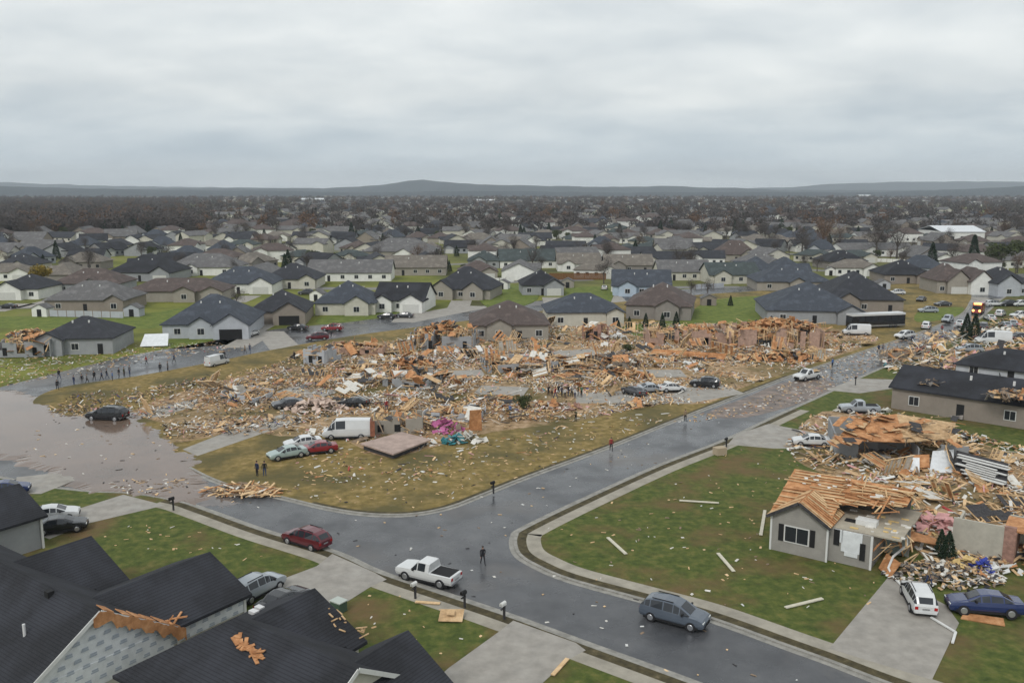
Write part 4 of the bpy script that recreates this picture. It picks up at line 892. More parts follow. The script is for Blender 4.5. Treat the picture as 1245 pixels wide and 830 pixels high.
for k in range(60):
    u = rnd.uniform(1020, 1155); f = rnd.random(); v = 534 - 28 * f; z = 2.75 + 1.3 * f; a0 = el(u, v, z); a1 = el(u + rnd.uniform(-14, 14), v + rnd.uniform(-3, 3), z + .15); b.bar(a0, a1, .16, .06, rnd.choice([0, 1, 2]))
b.build('deck_boards', [lum, ply, lumd], tE)
b = MB(); b.slab([el(1130, 574, .3), el(1158, 574, .3), el(1160, 546, 1.6), el(1134, 548, 1.6)], .1); b.slab([el(1100, 572, .3), el(1118, 574, .3), el(1118, 556, 1.6), el(1102, 556, 1.6)], .1); b.build('white_panel', wrap, tE)
b = MB(); b.slab([el(1104, 568, .5), el(1130, 568, .5), el(1130, 552, 1.5), el(1106, 553, 1.5)], .1); b.build('orange_panel', osb, tE)
b = MB(); b.slab([el(1160, 571, .5), el(1224, 590, .5), el(1226, 563, 2.2), el(1163, 547, 2.0)], .06); b.build('sliding_roof', tarb, tE)
b = MB()
q = random.Random(5)
for k in range(8):
    f = k / 8 + q.uniform(-.03, .03); e0, e1 = q.uniform(0, .25), q.uniform(.75, 1.04); L0_, L1_ = el(1160 + 2 * f, 571 - 23 * f, .62 + 1.6 * f), el(1224 + 2 * f, 590 - 26 * f, .62 + 1.7 * f); b.bar(L0_.lerp(L1_, e0), L0_.lerp(L1_, e1) + Vector((0, q.uniform(-.3, .3), 0)), q.choice([.3, .55, .8]), .08)
b.build('white_rafters', trim, tE)

# house F: black shingle roof, pale wall
pF = P(1196, 514, KZ); tF = house('long black shingled tan walled house at the right edge', (pF.x, pF.y, KZ), R(-42), 25, 11, zw=3.3, kind='gable', pitch=.42, wall='tanw', roof='black', wins=4)
pF = P(1228, 466, KZ); tF = house('black roofed house half sunk in debris behind the long black shingled one', (pF.x, pF.y, KZ), R(-42), 17, 11, zw=2.2, kind='hip', pitch=.45, wall='pale', roof='black', wins=3)
panel('roof_sheet', 'pale strip of fallen wall siding along the near eave of the long black shingled house', 'siding', [(1098, 492, .3), (1170, 510, .3), (1172, 500, 1.2), (1100, 484, 1.2)], rub, .1)
# fence by mid street
t = thing('wooden_fence', 'brown wooden privacy fence round a green yard in mid town', 'fence', tuple(P(705, 340))); b = MB(); [b.box(-11 + k * .3, -11 + k * .3 + .27, 0, .04, 0, 2.4) for k in range(68)]; b.build('fence_boards', mat('brown fence wood', (.16, .075, .03), .9, var=.3, scale=2), t)
b = MB(); [b.box(-11 + k * 2.5, -10.88 + k * 2.5, .05, .17, 0, 2.5) for k in range(9)]; b.build('fence_posts', lumd, t)

# ------------------------------------------------------------------ vehicles
def paint(n, c, r=.22): return mat(n, c, r, metal=.1, spec=.5, coat=.5, var=.05, scale=.6)
PAINT = dict(white=paint('white paint', (.62, .63, .63)), silver=paint('silver paint', (.32, .35, .38), .25), steel=paint('steel blue grey paint', (.09, .11, .14)), red=paint('dark red paint', (.11, .012, .022)), bred=paint('red paint', (.22, .015, .02)),
             black=paint('black paint', (.014, .015, .018)), blue=paint('navy paint', (.018, .032, .11)), green=paint('pale green paint', (.32, .40, .38)), dgrey=paint('dark grey paint', (.06, .062, .07)))
rub_t = mat('tyre rubber', (.018, .018, .02), .8); rimm = mat('alloy rim', (.45, .46, .48), .35, metal=.8); lampw = mat('headlight lens', (.7, .72, .7), .15); lampr = mat('red tail lens', (.35, .01, .01), .25)
PROF = dict(
    suv=[(-2.42, .48, .90, None), (-2.36, .34, 1.08, 1.12), (-2.02, .3, 1.13, 1.52), (-1.6, .3, 1.12, 1.66), (-.6, .3, 1.08, 1.73), (.15, .3, 1.05, 1.70), (.62, .3, 1.04, 1.56), (1.38, .3, 1.03, 1.08), (1.95, .3, .97, None), (2.3, .32, .85, None), (2.43, .44, .66, None)],
    sedan=[(-2.30, .45, .92, None), (-2.22, .32, 1.0, None), (-1.65, .3, 1.02, 1.06), (-1.0, .28, 1.0, 1.40), (-.2, .28, .98, 1.46), (.35, .28, .96, 1.38), (1.15, .28, .96, 1.0), (1.8, .28, .88, None), (2.2, .3, .76, None), (2.3, .42, .62, None)],
    pickup=[(-2.75, .5, 1.02, None), (-2.70, .42, 1.08, None), (-.62, .40, 1.08, None), (-.6, .4, 1.12, 1.78), (-.3, .4, 1.12, 1.84), (.5, .4, 1.12, 1.82), (1.15, .4, 1.12, 1.18), (2.0, .4, 1.08, None), (2.6, .42, 1.0, None), (2.72, .5, .8, None)],
    van=[(-2.9, .5, 1.2, 2.3), (-2.88, .38, 1.3, 2.4), (0, .36, 1.3, 2.45), (1.3, .36, 1.28, 2.38), (1.75, .36, 1.22, 2.0), (2.3, .36, 1.16, 1.2), (2.75, .38, .98, None), (2.9, .46, .75, None)])
def car_mesh(kind, pm, label, scalew=1.0):
    t = thing(dict(suv='suv', sedan='car', pickup='pickup_truck', van='van')[kind], label, dict(suv='suv', sedan='car', pickup='pickup truck', van='van')[kind], (0, 0, 0))
    W_ = .95 if kind in ('suv', 'sedan') else 1.0; b = MB(); gl = MB(); st = PROF[kind]; rings = []
    for i, (x, z0, zb_, zr_) in enumerate(st):
        e = 1 - .10 * (abs(x) / abs(st[0][0])) ** 4; w1 = W_ * e; wr = w1 * (.74 if zr_ else .86); zt = zr_ if zr_ else zb_ + .045
        rings.append([(x, -w1 * .92, z0), (x, -w1, z0 + .22), (x, -w1, (z0 + zb_) / 2 + .1), (x, -w1 * .965, zb_), (x, -wr, zt - (.04 if zr_ else .02)), (x, -wr * .8, zt), (x, wr * .8, zt), (x, wr, zt - (.04 if zr_ else .02)), (x, w1 * .965, zb_), (x, w1, (z0 + zb_) / 2 + .1), (x, w1, z0 + .22), (x, w1 * .92, z0)])
    n = 12
    for r_ in rings: b.v += r_
    def gq(q, ins=.10, off=.012):
        q = [Vector(p) for p in q]; c = sum(q, Vector()) / 4; nn = (q[2] - q[0]).cross(q[3] - q[1]); 
        if nn.length < 1e-6: return
        nn.normalize()
        if nn.dot(c - Vector((c.x * .8, 0, .9))) < 0: nn = -nn
        gl.quad([p + (c - p) * ins + nn * off for p in q])
    for i in range(len(rings) - 1):
        for j in range(n): k = (j + 1) % n; b.f.append((i * n + j, i * n + k, (i + 1) * n + k, (i + 1) * n + j)); b.m.append(0)
        a, c_ = st[i], st[i + 1]; A, B_ = rings[i], rings[i + 1]
        both = a[3] and c_[3]
        if both:
            hgt = max(a[3] - a[2], c_[3] - c_[2])
            sl = abs(a[3] - c_[3]) / max(.01, c_[0] - a[0])
            panelvan = kind == 'van' and c_[0] < 1.0
            if not panelvan and not (kind == 'pickup' and c_[0] - a[0] < .35):
                for j in (3, 7): gq((A[j], A[j + 1], B_[j + 1], B_[j]), .12)
            if sl > .35 and hgt > .3: gq((A[5], A[6], B_[6], B_[5]), .06, .015)
    b.f.append(tuple(range(n - 1, -1, -1))); b.m.append(0); b.f.append(tuple(range((len(rings) - 1) * n, len(rings) * n))); b.m.append(0)
    b.build('body', pm, t, smooth=False); gl.build('windows', glass, t)
    L0, L1 = st[0][0], st[-1][0]; ax = (L0 * .62, L1 * .62); r_ = .36 if kind != 'pickup' else .41
    for x in ax:
        for s_ in (-1, 1):
            q = MB(); q.cyl((x, s_ * (W_ - .2), r_), (x, s_ * (W_ + .035), r_), r_, r_, 16); o = q.build('wheel', rub_t, t)
            q = MB(); q.cyl((x, s_ * (W_ + .03), r_), (x, s_ * (W_ + .05), r_), r_ * .62, r_ * .55, 12); q.build('rim', rimm, o)
    ze = st[-1][2]; zt = st[0][2]
    for s_ in (-1, 1):
        q = MB(); y = s_ * W_ * .66; q.box(L1 - .22, L1 - .03, y - .2, y + .2, ze - .02, ze + .14); q.build('headlight', lampw, t)
        q = MB(); y = s_ * W_ * .72; q.box(L0 - .02, L0 + .1, y - .12, y + .12, zt - .22, zt + .02); q.build('taillight', lampr, t)
    q = MB(); q.box(L1 - .05, L1 + .04, -W_ * .5, W_ * .5, .42, ze - .06); q.build('grille', dark, t)
    q = MB(); q.box(L0 - .05, L0 + .02, -W_ * .8, W_ * .8, .4, .58); q.build('bumper', pm if kind != 'pickup' else rimm, t)
    q = MB(); q.box(L0 + .35, L1 - .4, -W_ * .985, W_ * .985, .24, .40); q.build('sill', dark, t)
    q = MB(); q.box(L0 - .035, L0 - .02, -.26, .26, .68, .80); q.build('licence_plate', rimm, t)
    for s_ in (-1, 1): q = MB(); xm = {'suv': .85, 'sedan': .65, 'pickup': .75, 'van': 1.7}[kind]; zm = {'suv': 1.08, 'sedan': .98, 'pickup': 1.14, 'van': 1.32}[kind]; q.box(xm, xm + .12, *sorted((s_ * W_ * .95, s_ * (W_ + .2))), zm, zm + .16); q.build('mirror', dark, t)
    if kind == 'suv':
        for s_ in (-1, 1): q = MB(); q.box(-1.5, .1, s_ * .60 - .02, s_ * .60 + .02, 1.71, 1.76); q.build('roof_rail', dark, t)
    if kind == 'pickup':
        q = MB(); q.box(-2.55, -.72, -.78, .78, 1.09, 1.14); q.build('bed', dark, t)
    return t
def put(kind, color, u, v, head, label, z=.03, group=None, sc=1, tilt=None):
    t = car_mesh(kind, PAINT[color], label); p = P(u, v, z); t.location = (p.x, p.y, z); t.rotation_euler = (R(tilt[0]) if tilt else 0, R(tilt[1]) if tilt else 0, R(head)); t.scale = (sc,) * 3
    if group: t['group'] = group
    return t
K = KZ + .02
put('suv', 'red', 373, 662, 147, 'dark red suv driving on the wet street left of the junction')
tp = put('pickup', 'white', 521, 705, 152, 'white pickup truck with dark bed stopped at the kerb of the junction')
put('suv', 'steel', 820, 755, -31, 'steel grey suv driving toward the lower right past the green lawn', sc=1.04)
put('suv', 'white', 1116, 734, 78, 'white suv parked on the driveway beside the open grey house', K)
tb = put('sedan', 'blue', 1196, 744, 166, 'dark blue car wrecked on the grass at the right edge', K, tilt=(5, 2), sc=1.14)
put('suv', 'silver', 313, 722, 60, 'silver suv parked in the driveway half hidden by the black roofs', K)
put('sedan', 'black', 345, 738, 60, 'black car parked under the eave beside the silver suv', K)
put('sedan', 'green', 349, 556, 214, 'pale green sedan parked at the left end of the car row by the box truck', K)
put('sedan', 'bred', 387, 550, 200, 'dark red sedan in the row beside the pale green one', K)
put('sedan', 'white', 368, 543, 205, 'white sedan behind the dark red and pale green ones', K)
put('suv', 'black', 131, 510, 172, 'black suv standing in the edge of the brown flood water', .0, sc=1.16)
put('sedan', 'black', 430, 494, 168, 'black car buried in rubble above the white box truck', K, tilt=(6, 3))
put('sedan', 'dgrey', 350, 495, 205, 'dark grey car in the rubble left of the buried black car', K, tilt=(-4, 0))
put('van', 'white', 264, 444, 65, 'small white van stopped on the side street beside the crowd', .03, sc=.85)
tf = put('pickup', 'white', 981, 461, 214, 'white pickup truck loaded with boards on the debris covered street', .03)
put('sedan', 'white', 986, 541, 172, 'white car on the driveway above the right lawn', K)
put('pickup', 'silver', 1044, 501, 176, 'silver pickup truck amid boards left of the black shingled house', K)
put('sedan', 'silver', 792, 476, 10, 'silver car battered in the rubble left of the black one', K, tilt=(5, 0))
put('sedan', 'white', 816, 476, 20, 'white car crushed between the silver and black ones', K, tilt=(-4, 3))
put('suv', 'black', 857, 470, 160, 'black suv on a green patch at the debris edge by the street', K)
put('sedan', 'dgrey', 770, 480, 120, 'dark car wreck at the debris centre just right of the people', K, tilt=(8, 0))
put('van', 'white', 1041, 407, 172, 'white van parked in front of the long coach', KZ)
put('suv', 'white', 1100, 411, 205, 'white suv beside the street right of the long coach', KZ)
put('sedan', 'black', 75, 645, 20, 'black car on the driveway near the left edge house', K)
put('sedan', 'white', 66, 631, 20, 'white car just behind the black one near the left edge', K)
put('sedan', 'blue', 8, 600, 20, 'dark blue car cut by the left edge above the black roof', K)
put('suv', 'red', 386, 413, 190, 'dark red suv parked on the side street corner')
put('suv', 'bred', 404, 402, 175, 'red suv behind the dark red one on the side street')
put('sedan', 'black', 362, 401, 170, 'black car on the grass by the tan garage')
put('sedan', 'white', 306, 408, 80, 'white car backed against the slate roofed garage')
put('sedan', 'black', 470, 387, 175, 'long black car at the white sided house, left one')
put('sedan', 'dgrey', 492, 386, 175, 'dark grey car at the white sided house, right one')
put('sedan', 'black', 10, 375, 175, 'black car at the white front gable near the left edge')
far_cars = [(385, 362, 'white', 'white car behind the cream walled cross street house'), (372, 358, 'dgrey', 'dark car beside the long cream wall at the cross street'), (530, 362, 'silver', 'silver car left of the brown beige house'), (548, 346, 'white', 'white car behind the brown beige gables'),
            (585, 392, 'silver', 'silver car on the street above the brown purple roof'), (1146, 372, 'dgrey', 'dark car in the driveway of the beige two gabled house'), (1128, 380, 'silver', 'silver car on the verge left of the corner driveway'), (1208, 372, 'white', 'white car beyond the flashing vehicle'),
            (1225, 372, 'black', 'dark car at the kerb beyond the flashing vehicle'), (1203, 389, 'white', 'white car right behind the flashing vehicle'), (1222, 398, 'silver', 'silver car in the queue on the right verge'), (1240, 386, 'white', 'white car at the right edge in the queue'),
            (1237, 412, 'dgrey', 'dark grey car at the right edge below the queue'), (1178, 428, 'silver', 'silver car wedged below the conifer shrubs'), (735, 352, 'white', 'white car under the bare round tree'), (100, 365, 'white', 'white car between the grey roofed and brown roofed houses'), (1090, 358, 'white', 'white car in front of the low black roofed house')]
for u, v, c, l in far_cars: put(rnd.choice(['suv', 'sedan']), c, u, v, rnd.choice([5, 175, 190, 80]), l, KZ if u > 1150 else .03)
put('van', 'white', 1207, 418, 170, 'white box van in the wreckage right of the conifer shrubs', KZ, sc=1.15)
# boards on the loaded pickup
b = MB(); [b.bar((-2.5, -.6 + k * .16, 1.25 + (k % 3) * .08), (-.2, -.5 + k * .13, 1.3 + (k % 2) * .1), .12, .08) for k in range(9)]
tag(b.build('lumber_stack', lum, None, loc=tf.location, rz=tf.rotation_euler.z), 'stack of boards carried in the bed of the white pickup', 'lumber')
# big white van with its brown rear door swung out
tv = put('van', 'white', 422, 532, 184, 'large white van with a brown rear door beside the row of cars', K, sc=1.06)
b = MB(); b.box(-3.05, -2.93, -.95, .95, .45, 2.3); b.box(-3.5, -2.93, .98, 1.06, .4, 2.35); b.build('rear_door', mat('rusty brown door', (.25, .10, .06), .7, var=.25), tv)
# coach
p = P(1064, 398, KZ); t = thing('coach', 'long white and black coach parked across the debris by the charcoal roofed house', 'bus', (p.x, p.y, KZ), R(14))
b = MB(); b.box(-7, 7, -1.3, 1.3, .4, 3.0); b.build('body', PAINT['black'], t); b = MB(); b.box(-7.03, 7.03, -1.33, 1.33, 3.0, 3.45); b.build('roof', PAINT['white'], t)
b = MB(); b.box(-7.06, -7.0, -1.2, 1.2, 1.2, 2.9); b.build('windscreen', glass, t); b = MB(); b.box(-7.05, 7.05, -1.34, -1.3, .45, .8); b.build('sill', rimm, t)
b = MB(); [b.box(-5.4 + k * 1.75, -3.8 + k * 1.75, -1.32, -1.29, 1.7, 2.9) for k in range(7)]; b.build('windows', glass, t)
for x in (-4.8, 3.2, 4.4):
    for s_ in (-1, 1): q = MB(); q.cyl((x, s_ * 1.0, .5), (x, s_ * 1.34, .5), .5, .5, 16); q.build('wheel', rub_t, t)
# emergency vehicle with lit amber beacons
p = P(1189, 381, .03); t = thing('emergency_truck', 'emergency truck with glowing amber beacons at the far end of the street', 'fire truck', (p.x, p.y, .03), R(235))
b = MB(); b.box(-3.2, 1.5, -1.2, 1.2, .5, 2.9); b.hexa([(1.55, -1.15, .5), (3.3, -1.1, .5), (3.3, 1.1, .5), (1.55, 1.15, .5), (1.55, -1.1, 2.6), (2.9, -1.0, 2.5), (2.9, 1.0, 2.5), (1.55, 1.1, 2.6)]); b.build('body', PAINT['bred'], t)
b = MB(); b.box(3.0, 3.32, -.9, .9, 1.5, 2.3); b.build('windows', glass, t)
am = bpy.data.materials.new('amber beacon'); am.use_nodes = True; bb = am.node_tree.nodes['Principled BSDF']; bb.inputs['Base Color'].default_value = (1, .5, .1, 1); bb.inputs['Emission Color'].default_value = (1, .52, .16, 1); bb.inputs['Emission Strength'].default_value = 2.2
b = MB(); b.box(1.7, 2.1, -.9, .9, 2.62, 2.95); b.build('beacon', am, t)
for s_ in (-1, 1): b = MB(); b.cyl((3.3, s_ * .75, 1.1), (3.4, s_ * .75, 1.1), .3, .3, 12); b.build('headlight', am, t)
for x in (-1.8, 2.4):
    for s_ in (-1, 1): q = MB(); q.cyl((x, s_ * .85, .5), (x, s_ * 1.22, .5), .5, .5, 14); q.build('wheel', rub_t, t)

# ------------------------------------------------------------------ people
skin = mat('skin', (.38, .22, .16), .6); hairm = mat('dark hair', (.03, .02, .015), .7); CL = {k: mat(k + ' cloth', c, .85, var=.15) for k, c in dict(black=(.018, .018, .022), navy=(.02, .03, .07), grey=(.12, .12, .125), white=(.5, .5, .5), red=(.25, .03, .03), olive=(.06, .065, .03), blue=(.06, .13, .30), denim=(.04, .06, .12), tan=(.25, .18, .11), green=(.05, .14, .09)).items()}
def body_mesh(pose):
    st = {'stand': (.12, .10, .05), 'walk': (.30, -.26, .16), 'arms': (.14, .12, .20)}[pose]; lf, lb, sw = st
    V = [(0, 0, .98), (0, .0, 1.18), (0, .01, 1.36), (0, .01, 1.46), (0, .02, 1.55), (0, .03, 1.66), (0, .03, 1.74)]; Rr = [(.155, .11), (.14, .10), (.17, .11), (.075, .07), (.06, .06), (.085, .10), (.06, .07)]; E = [(i, i + 1) for i in range(6)]
    def chain(start, pts, rs):
        prev = start
        for p_, r_ in zip(pts, rs): V.append(p_); Rr.append((r_, r_)); E.append((prev, len(V) - 1)); prev = len(V) - 1
    walk = pose == 'walk'
    for s_, f in ((-1, lf if walk else .02), (1, lb if walk else -.03)):
        chain(0, [(s_ * .10, 0, .90), (s_ * .11, f * .45 + .04, .50), (s_ * .12, f, .10), (s_ * .13, f + .16, .045)], [.095, .065, .045, .04])
        ar = -f * .8 if walk else .04
        if pose == 'arms': pts = [(s_ * .20, .01, 1.42), (s_ * .27, .02, 1.16), (s_ * .12, .26, 1.16), (s_ * .08, .33, 1.18)]
        else: pts = [(s_ * .20, .01, 1.42), (s_ * .25, ar * .3, 1.14), (s_ * .27, ar, .90), (s_ * .27, ar + .03, .81)]
        chain(2, pts, [.062, .048, .034, .038])
        h_ = Vector(pts[-1]); dr = (h_ - Vector(pts[-2])).normalized()
        for k in range(5):    # four fingers and a thumb
            o_ = Vector((0, (k - 1.5) * .019, 0)) if k < 4 else Vector((-s_ * .01, .05, .03)); e_ = h_ + o_ * 1.3 + dr * (.075 if k < 4 else .045) * (1 - .08 * abs(k - 1.5)); hv = len(V); V.append(tuple(h_ + o_ + dr * .02)); Rr.append((.012, .012)); E.append((hv - 1 if k == 0 else root_h, hv)); 
            if k == 0: root_h = hv - 1
            V.append(tuple(e_)); Rr.append((.009, .009)); E.append((hv, hv + 1))
    me = bpy.data.meshes.new('p'); me.from_pydata(V, E, []); o = bpy.data.objects.new('tmp', me); COL.objects.link(o)
    md = o.modifiers.new('s', 'SKIN'); 
    for i, r_ in enumerate(Rr): me.skin_vertices[0].data[i].radius = r_
    me.skin_vertices[0].data[0].use_root = True
    sb_ = o.modifiers.new('u', 'SUBSURF'); sb_.levels = 1; sb_.render_levels = 1
    dg = bpy.context.evaluated_depsgraph_get(); dg.update(); m2 = bpy.data.meshes.new_from_object(o.evaluated_get(dg)); bpy.data.objects.remove(o)
    return m2
BODY = {k: body_mesh(k) for k in ('stand', 'walk', 'arms')}
_pc = {}
def person(u, v, head, top, legs, label, pose='stand', z=.03, group=None, hood=False):
    key = (pose, top, legs)
    if key not in _pc:
        me = BODY[pose].copy()
        for m_ in (skin, CL[top], CL[legs], rub_t): me.materials.append(m_)
        idx = []
        for p_ in me.polygons:
            c = p_.center; r_ = math.hypot(c.x, c.y)
            if c.z > 1.49: i = 0
            elif pose == 'arms' and c.z > 1.0 and c.y > .24: i = 0
            elif c.z < .10: i = 3
            elif c.z < .96 and abs(c.x) < .205: i = 2
            elif c.z < .86: i = 0
            else: i = 1
            idx.append(i)
        me.polygons.foreach_set('material_index', idx); me.polygons.foreach_set('use_smooth', [True] * len(idx)); _pc[key] = me
    p = P(u, v, z); o = bpy.data.objects.new('person', _pc[key]); COL.objects.link(o); o.location = (p.x, p.y, z); o.rotation_euler.z = R(head); hs_ = rnd.uniform(.95, 1.06); o.scale = (hs_, hs_, hs_)
    tag(o, label, 'person', group)
    b = MB()
    for k in range(7):
        for j in range(4):
            a0, a1 = k / 7 * 6.2832, (k + 1) / 7 * 6.2832; e0, e1 = j / 4 * 1.57, (j + 1) / 4 * 1.57
            f = lambda a, e: (.105 * math.cos(a) * math.cos(e), .02 + .12 * math.sin(a) * math.cos(e), 1.68 + .12 * math.sin(e))
            b.quad([f(a0, e0), f(a1, e0), f(a1, e1), f(a0, e1)])
    b.build('hat' if hood else 'hair', CL[top] if hood else hairm, o)
    return o
pl = [(70, 474, 'black', 'black', 'dark clothed person standing alone at the left head of the street queue'), (90, 468, 'navy', 'denim', 'person in navy jacket second from the left in the street queue'), (100, 467, 'black', 'grey', 'person in black jacket with grey trousers third in the street queue'),
      (106, 466, 'grey', 'black', 'person in grey jacket fourth in the street queue'), (115, 463, 'black', 'black', 'dark clothed person fifth in the street queue'), (124, 462, 'navy', 'black', 'person in navy jacket and black trousers near the middle of the queue'), (130, 460, 'black', 'denim', 'person in black jacket and jeans near the middle of the queue'),
      (137, 463, 'blue', 'black', 'person in blue jacket in the right half of the street queue'), (145, 459, 'black', 'grey', 'person in black jacket right of the blue jacketed one'), (151, 458, 'olive', 'black', 'person in olive jacket in the right half of the queue'), (158, 456, 'grey', 'denim', 'last person at the right end of the street queue in grey jacket'),
      (72, 461, 'black', 'denim', 'person behind the left head of the street queue'), (178, 443, 'red', 'black', 'person in red jacket on the grass above the street queue'), (195, 453, 'black', 'black', 'dark clothed person walking right of the street queue'), (204, 451, 'grey', 'black', 'grey jacketed person beside the one walking right of the queue'), (212, 441, 'navy', 'black', 'person at the far kerb above the walking pair'),
      (273, 437, 'black', 'black', 'dark clothed person just right of the small white van'), (298, 430, 'tan', 'black', 'person in tan coat on the side street right of the van'), (304, 428, 'navy', 'denim', 'person in navy coat beside the tan coated one')]
for i, (u, v, a, c, l) in enumerate(pl): person(u, v, rnd.uniform(0, 360), a, c, l, rnd.choice(['stand', 'walk']))
cl = [('black', 'black'), ('tan', 'black'), ('red', 'denim'), ('black', 'grey'), ('navy', 'black'), ('white', 'black'), ('black', 'denim'), ('grey', 'black'), ('white', 'denim'), ('olive', 'black'), ('green', 'black')]
on = ['first', 'second', 'third', 'fourth', 'fifth', 'sixth', 'seventh', 'eighth', 'ninth', 'tenth', 'eleventh']
for i, (a, c) in enumerate(cl): person(667 + i * 4.0, 481 + (i % 3) * 1.5, rnd.uniform(0, 360), a, c, '%s topped person %s from the left in the group amid the rubble' % (a, on[i]), rnd.choice(['stand', 'arms', 'walk']), K, 'people gathered amid the rubble')
person(587, 686, 200, 'black', 'black', 'person in black standing on the wet street at the junction', 'walk'); person(313, 579, 150, 'navy', 'black', 'left one of the two people standing by the puddle', 'stand'); person(322, 579, 200, 'black', 'denim', 'right one of the two people standing by the puddle', 'stand')
person(743, 548, 180, 'red', 'black', 'person in dark red jacket walking along the upper kerb', 'walk', K); person(833, 512, 190, 'tan', 'black', 'person in tan jacket standing at the kerb end of the debris', 'stand', K); person(1068, 429, 180, 'navy', 'black', 'person in navy on the street below the long coach', 'walk'); person(1073, 428, 180, 'grey', 'denim', 'person in grey beside the navy one below the coach', 'stand')
person(1137, 411, 150, 'black', 'black', 'person in black on the street left of the conifer shrubs', 'walk'); person(1132, 414, 150, 'grey', 'black', 'grey person just left of the black one on the far street', 'walk'); person(1022, 429, 150, 'olive', 'black', 'person in olive at the street edge left of the coach debris', 'stand', K); person(403, 410, 150, 'black', 'black', 'dark person crossing the side street by the red cars', 'walk'); person(358, 437, 150, 'black', 'black', 'dark person at the tilted grey wall by the side street', 'stand', K)

# ------------------------------------------------------------------ street furniture
def mailbox(u, v, label, z=K, white=True):
    p = P(u, v, z); t = thing('mailbox', label, 'mailbox', (p.x, p.y, z), R(-35)); b = MB(); b.box(-.07, .07, -.07, .07, 0, 1.15); b.box(-.06, .06, -.4, .1, .85, .93); b.build('post', tarb, t)
    b = MB(); b.box(-.14, .14, -.42, .12, 1.15, 1.3); b.cyl((0, -.42, 1.3), (0, .12, 1.3), .14, .14, 12); b.build('box', trim if white else dark, t)
mailbox(613, 752, 'white mailbox at the driveway corner by the bottom kerb'); mailbox(505, 727, 'white mailbox behind the white pickup'); mailbox(565, 738, 'black mailbox between the two white ones on the lower kerb', white=False)
mailbox(211, 620, 'dark mailbox at the flooded end of the lower kerb', white=False); mailbox(883, 545, 'dark mailbox at the right kerb by the upper driveway', white=False); mailbox(600, 600, 'dark mailbox on the corner kerb of the debris block', white=False)
mailbox(1040, 468, 'dark mailbox by the upper right driveway', white=False)
p = P(412, 742, K); t = thing('utility_box', 'green utility box with pale lid on the grass by the black roof', 'utility box', (p.x, p.y, K), R(-35)); b = MB(); b.box(-.5, .5, -.4, .4, 0, .8); b.build('cabinet', mat('utility green', (.06, .10, .07), .5), t); b = MB(); b.box(-.55, .55, -.45, .45, .8, .88); b.build('lid', mat('pale lid', (.42, .46, .42), .5), t)
p = P(548, 752, K); b = MB(); b.slab([(-.9, -.6, .15), (.9, -.6, .1), (1.0, .6, .5), (-.8, .7, .45)], .05); b.slab([(-.3, -.3, .5), (.3, -.3, .45), (.3, .3, .6), (-.3, .3, .6)], .04); o = b.build('plywood_sheet', ply, None, loc=p); tag(o, 'tan plywood scrap on the lower lawn by the kerb', 'plywood sheet')
p = P(875, 552, K); b = MB(); b.box(-.7, .7, -.5, .5, 0, .9); tag(b.build('cardboard_box', mat('tan cardboard', (.38, .31, .22), .9), None, loc=p, rz=.4), 'tan box standing beside the right kerb near the mailbox', 'box')
def plank(a, b_, label, m=trim, z=KZ + .1, w_=.3, group=None, name='board', cat='board'):
    A, B_ = P(*a, z), P(*b_, z); c = (A + B_) / 2; mb = MB(); mb.bar(A - c, B_ - c, w_, .08); return tag(mb.build(name, m, None, loc=c), label, cat, group)
white_board = mat('pale board', (.55, .52, .42), .8, var=.1)
plank((739, 653), (761, 673), 'pale board lying on the right lawn near the street corner', white_board); plank((873, 672), (892, 694), 'pale board lying on the right lawn left of the grey sided house', white_board); plank((826, 608), (874, 611), 'long thin pale board lying across the upper right lawn', white_board)
plank((672, 820), (690, 800), 'tan board lying at the bottom driveway edge', lum); plank((505, 731), (535, 733), 'tan board on the lower sidewalk near the white pickup', lum); plank((930, 620), (925, 650), 'pale board leaning at the left corner of the grey sided house', white_board)
plank((1010, 548), (1017, 524), 'tall pale post at the left corner of the collapsed house', white_board, .6); plank((955, 738), (1000, 727), 'pale board on the lawn before the grey sided house', white_board)
plank((1150, 524), (1150, 540), 'pale post at the right end of the tan roof sheet', lum)

# coloured heaps
def heap(u, v, rx, ry, hh, m, n, label, name, cat, seed, sz=.5, z0=0):
    p = P(u, v, KZ); p.z += z0; q = random.Random(seed); b = MB()
    for _ in range(n):
        a = q.uniform(0, 6.28); f = math.sqrt(q.random()); c = Vector((rx * f * math.cos(a), ry * f * math.sin(a), hh * (1 - f) * q.uniform(.5, 1.1) + .1)); e = Vector((q.gauss(0, 1), q.gauss(0, 1), q.gauss(0, .5))).normalized(); g_ = e.cross(Vector((q.gauss(0, .5), q.gauss(0, .5), 1))).normalized(); s1, s2 = sz * q.uniform(.5, 1.4), sz * q.uniform(.4, .9)
        b.slab([c - e * s1 - g_ * s2, c + e * s1 - g_ * s2 * .7, c + e * s1 * .8 + g_ * s2, c - e * s1 + g_ * s2], .06, q.randrange(len(m)) if isinstance(m, list) else 0)
    return tag(b.build(name, m, None, loc=p), label, cat)
heap(536, 523, 3.2, 2.2, 1.6, magenta, 40, 'magenta heap of cloth and bedding amid the rubble right of the floor platform', 'cloth_heap', 'cloth', 1)
heap(550, 538, 1.6, 1.2, 1.1, teal, 22, 'teal heap of plastic at the front edge of the rubble', 'plastic_heap', 'plastic', 2); heap(570, 536, 2.2, 1.4, 1.1, gyp, 26, 'white heap of broken drywall at the front edge of the rubble', 'drywall_heap', 'drywall', 3)
heap(385, 497, 4.5, 3.2, 1.6, mat('pinkish scraps', (.55, .43, .36), .9, var=.25, scale=2), 120, 'pale pink heap of siding between the two dark cars', 'siding_heap', 'siding', 4)
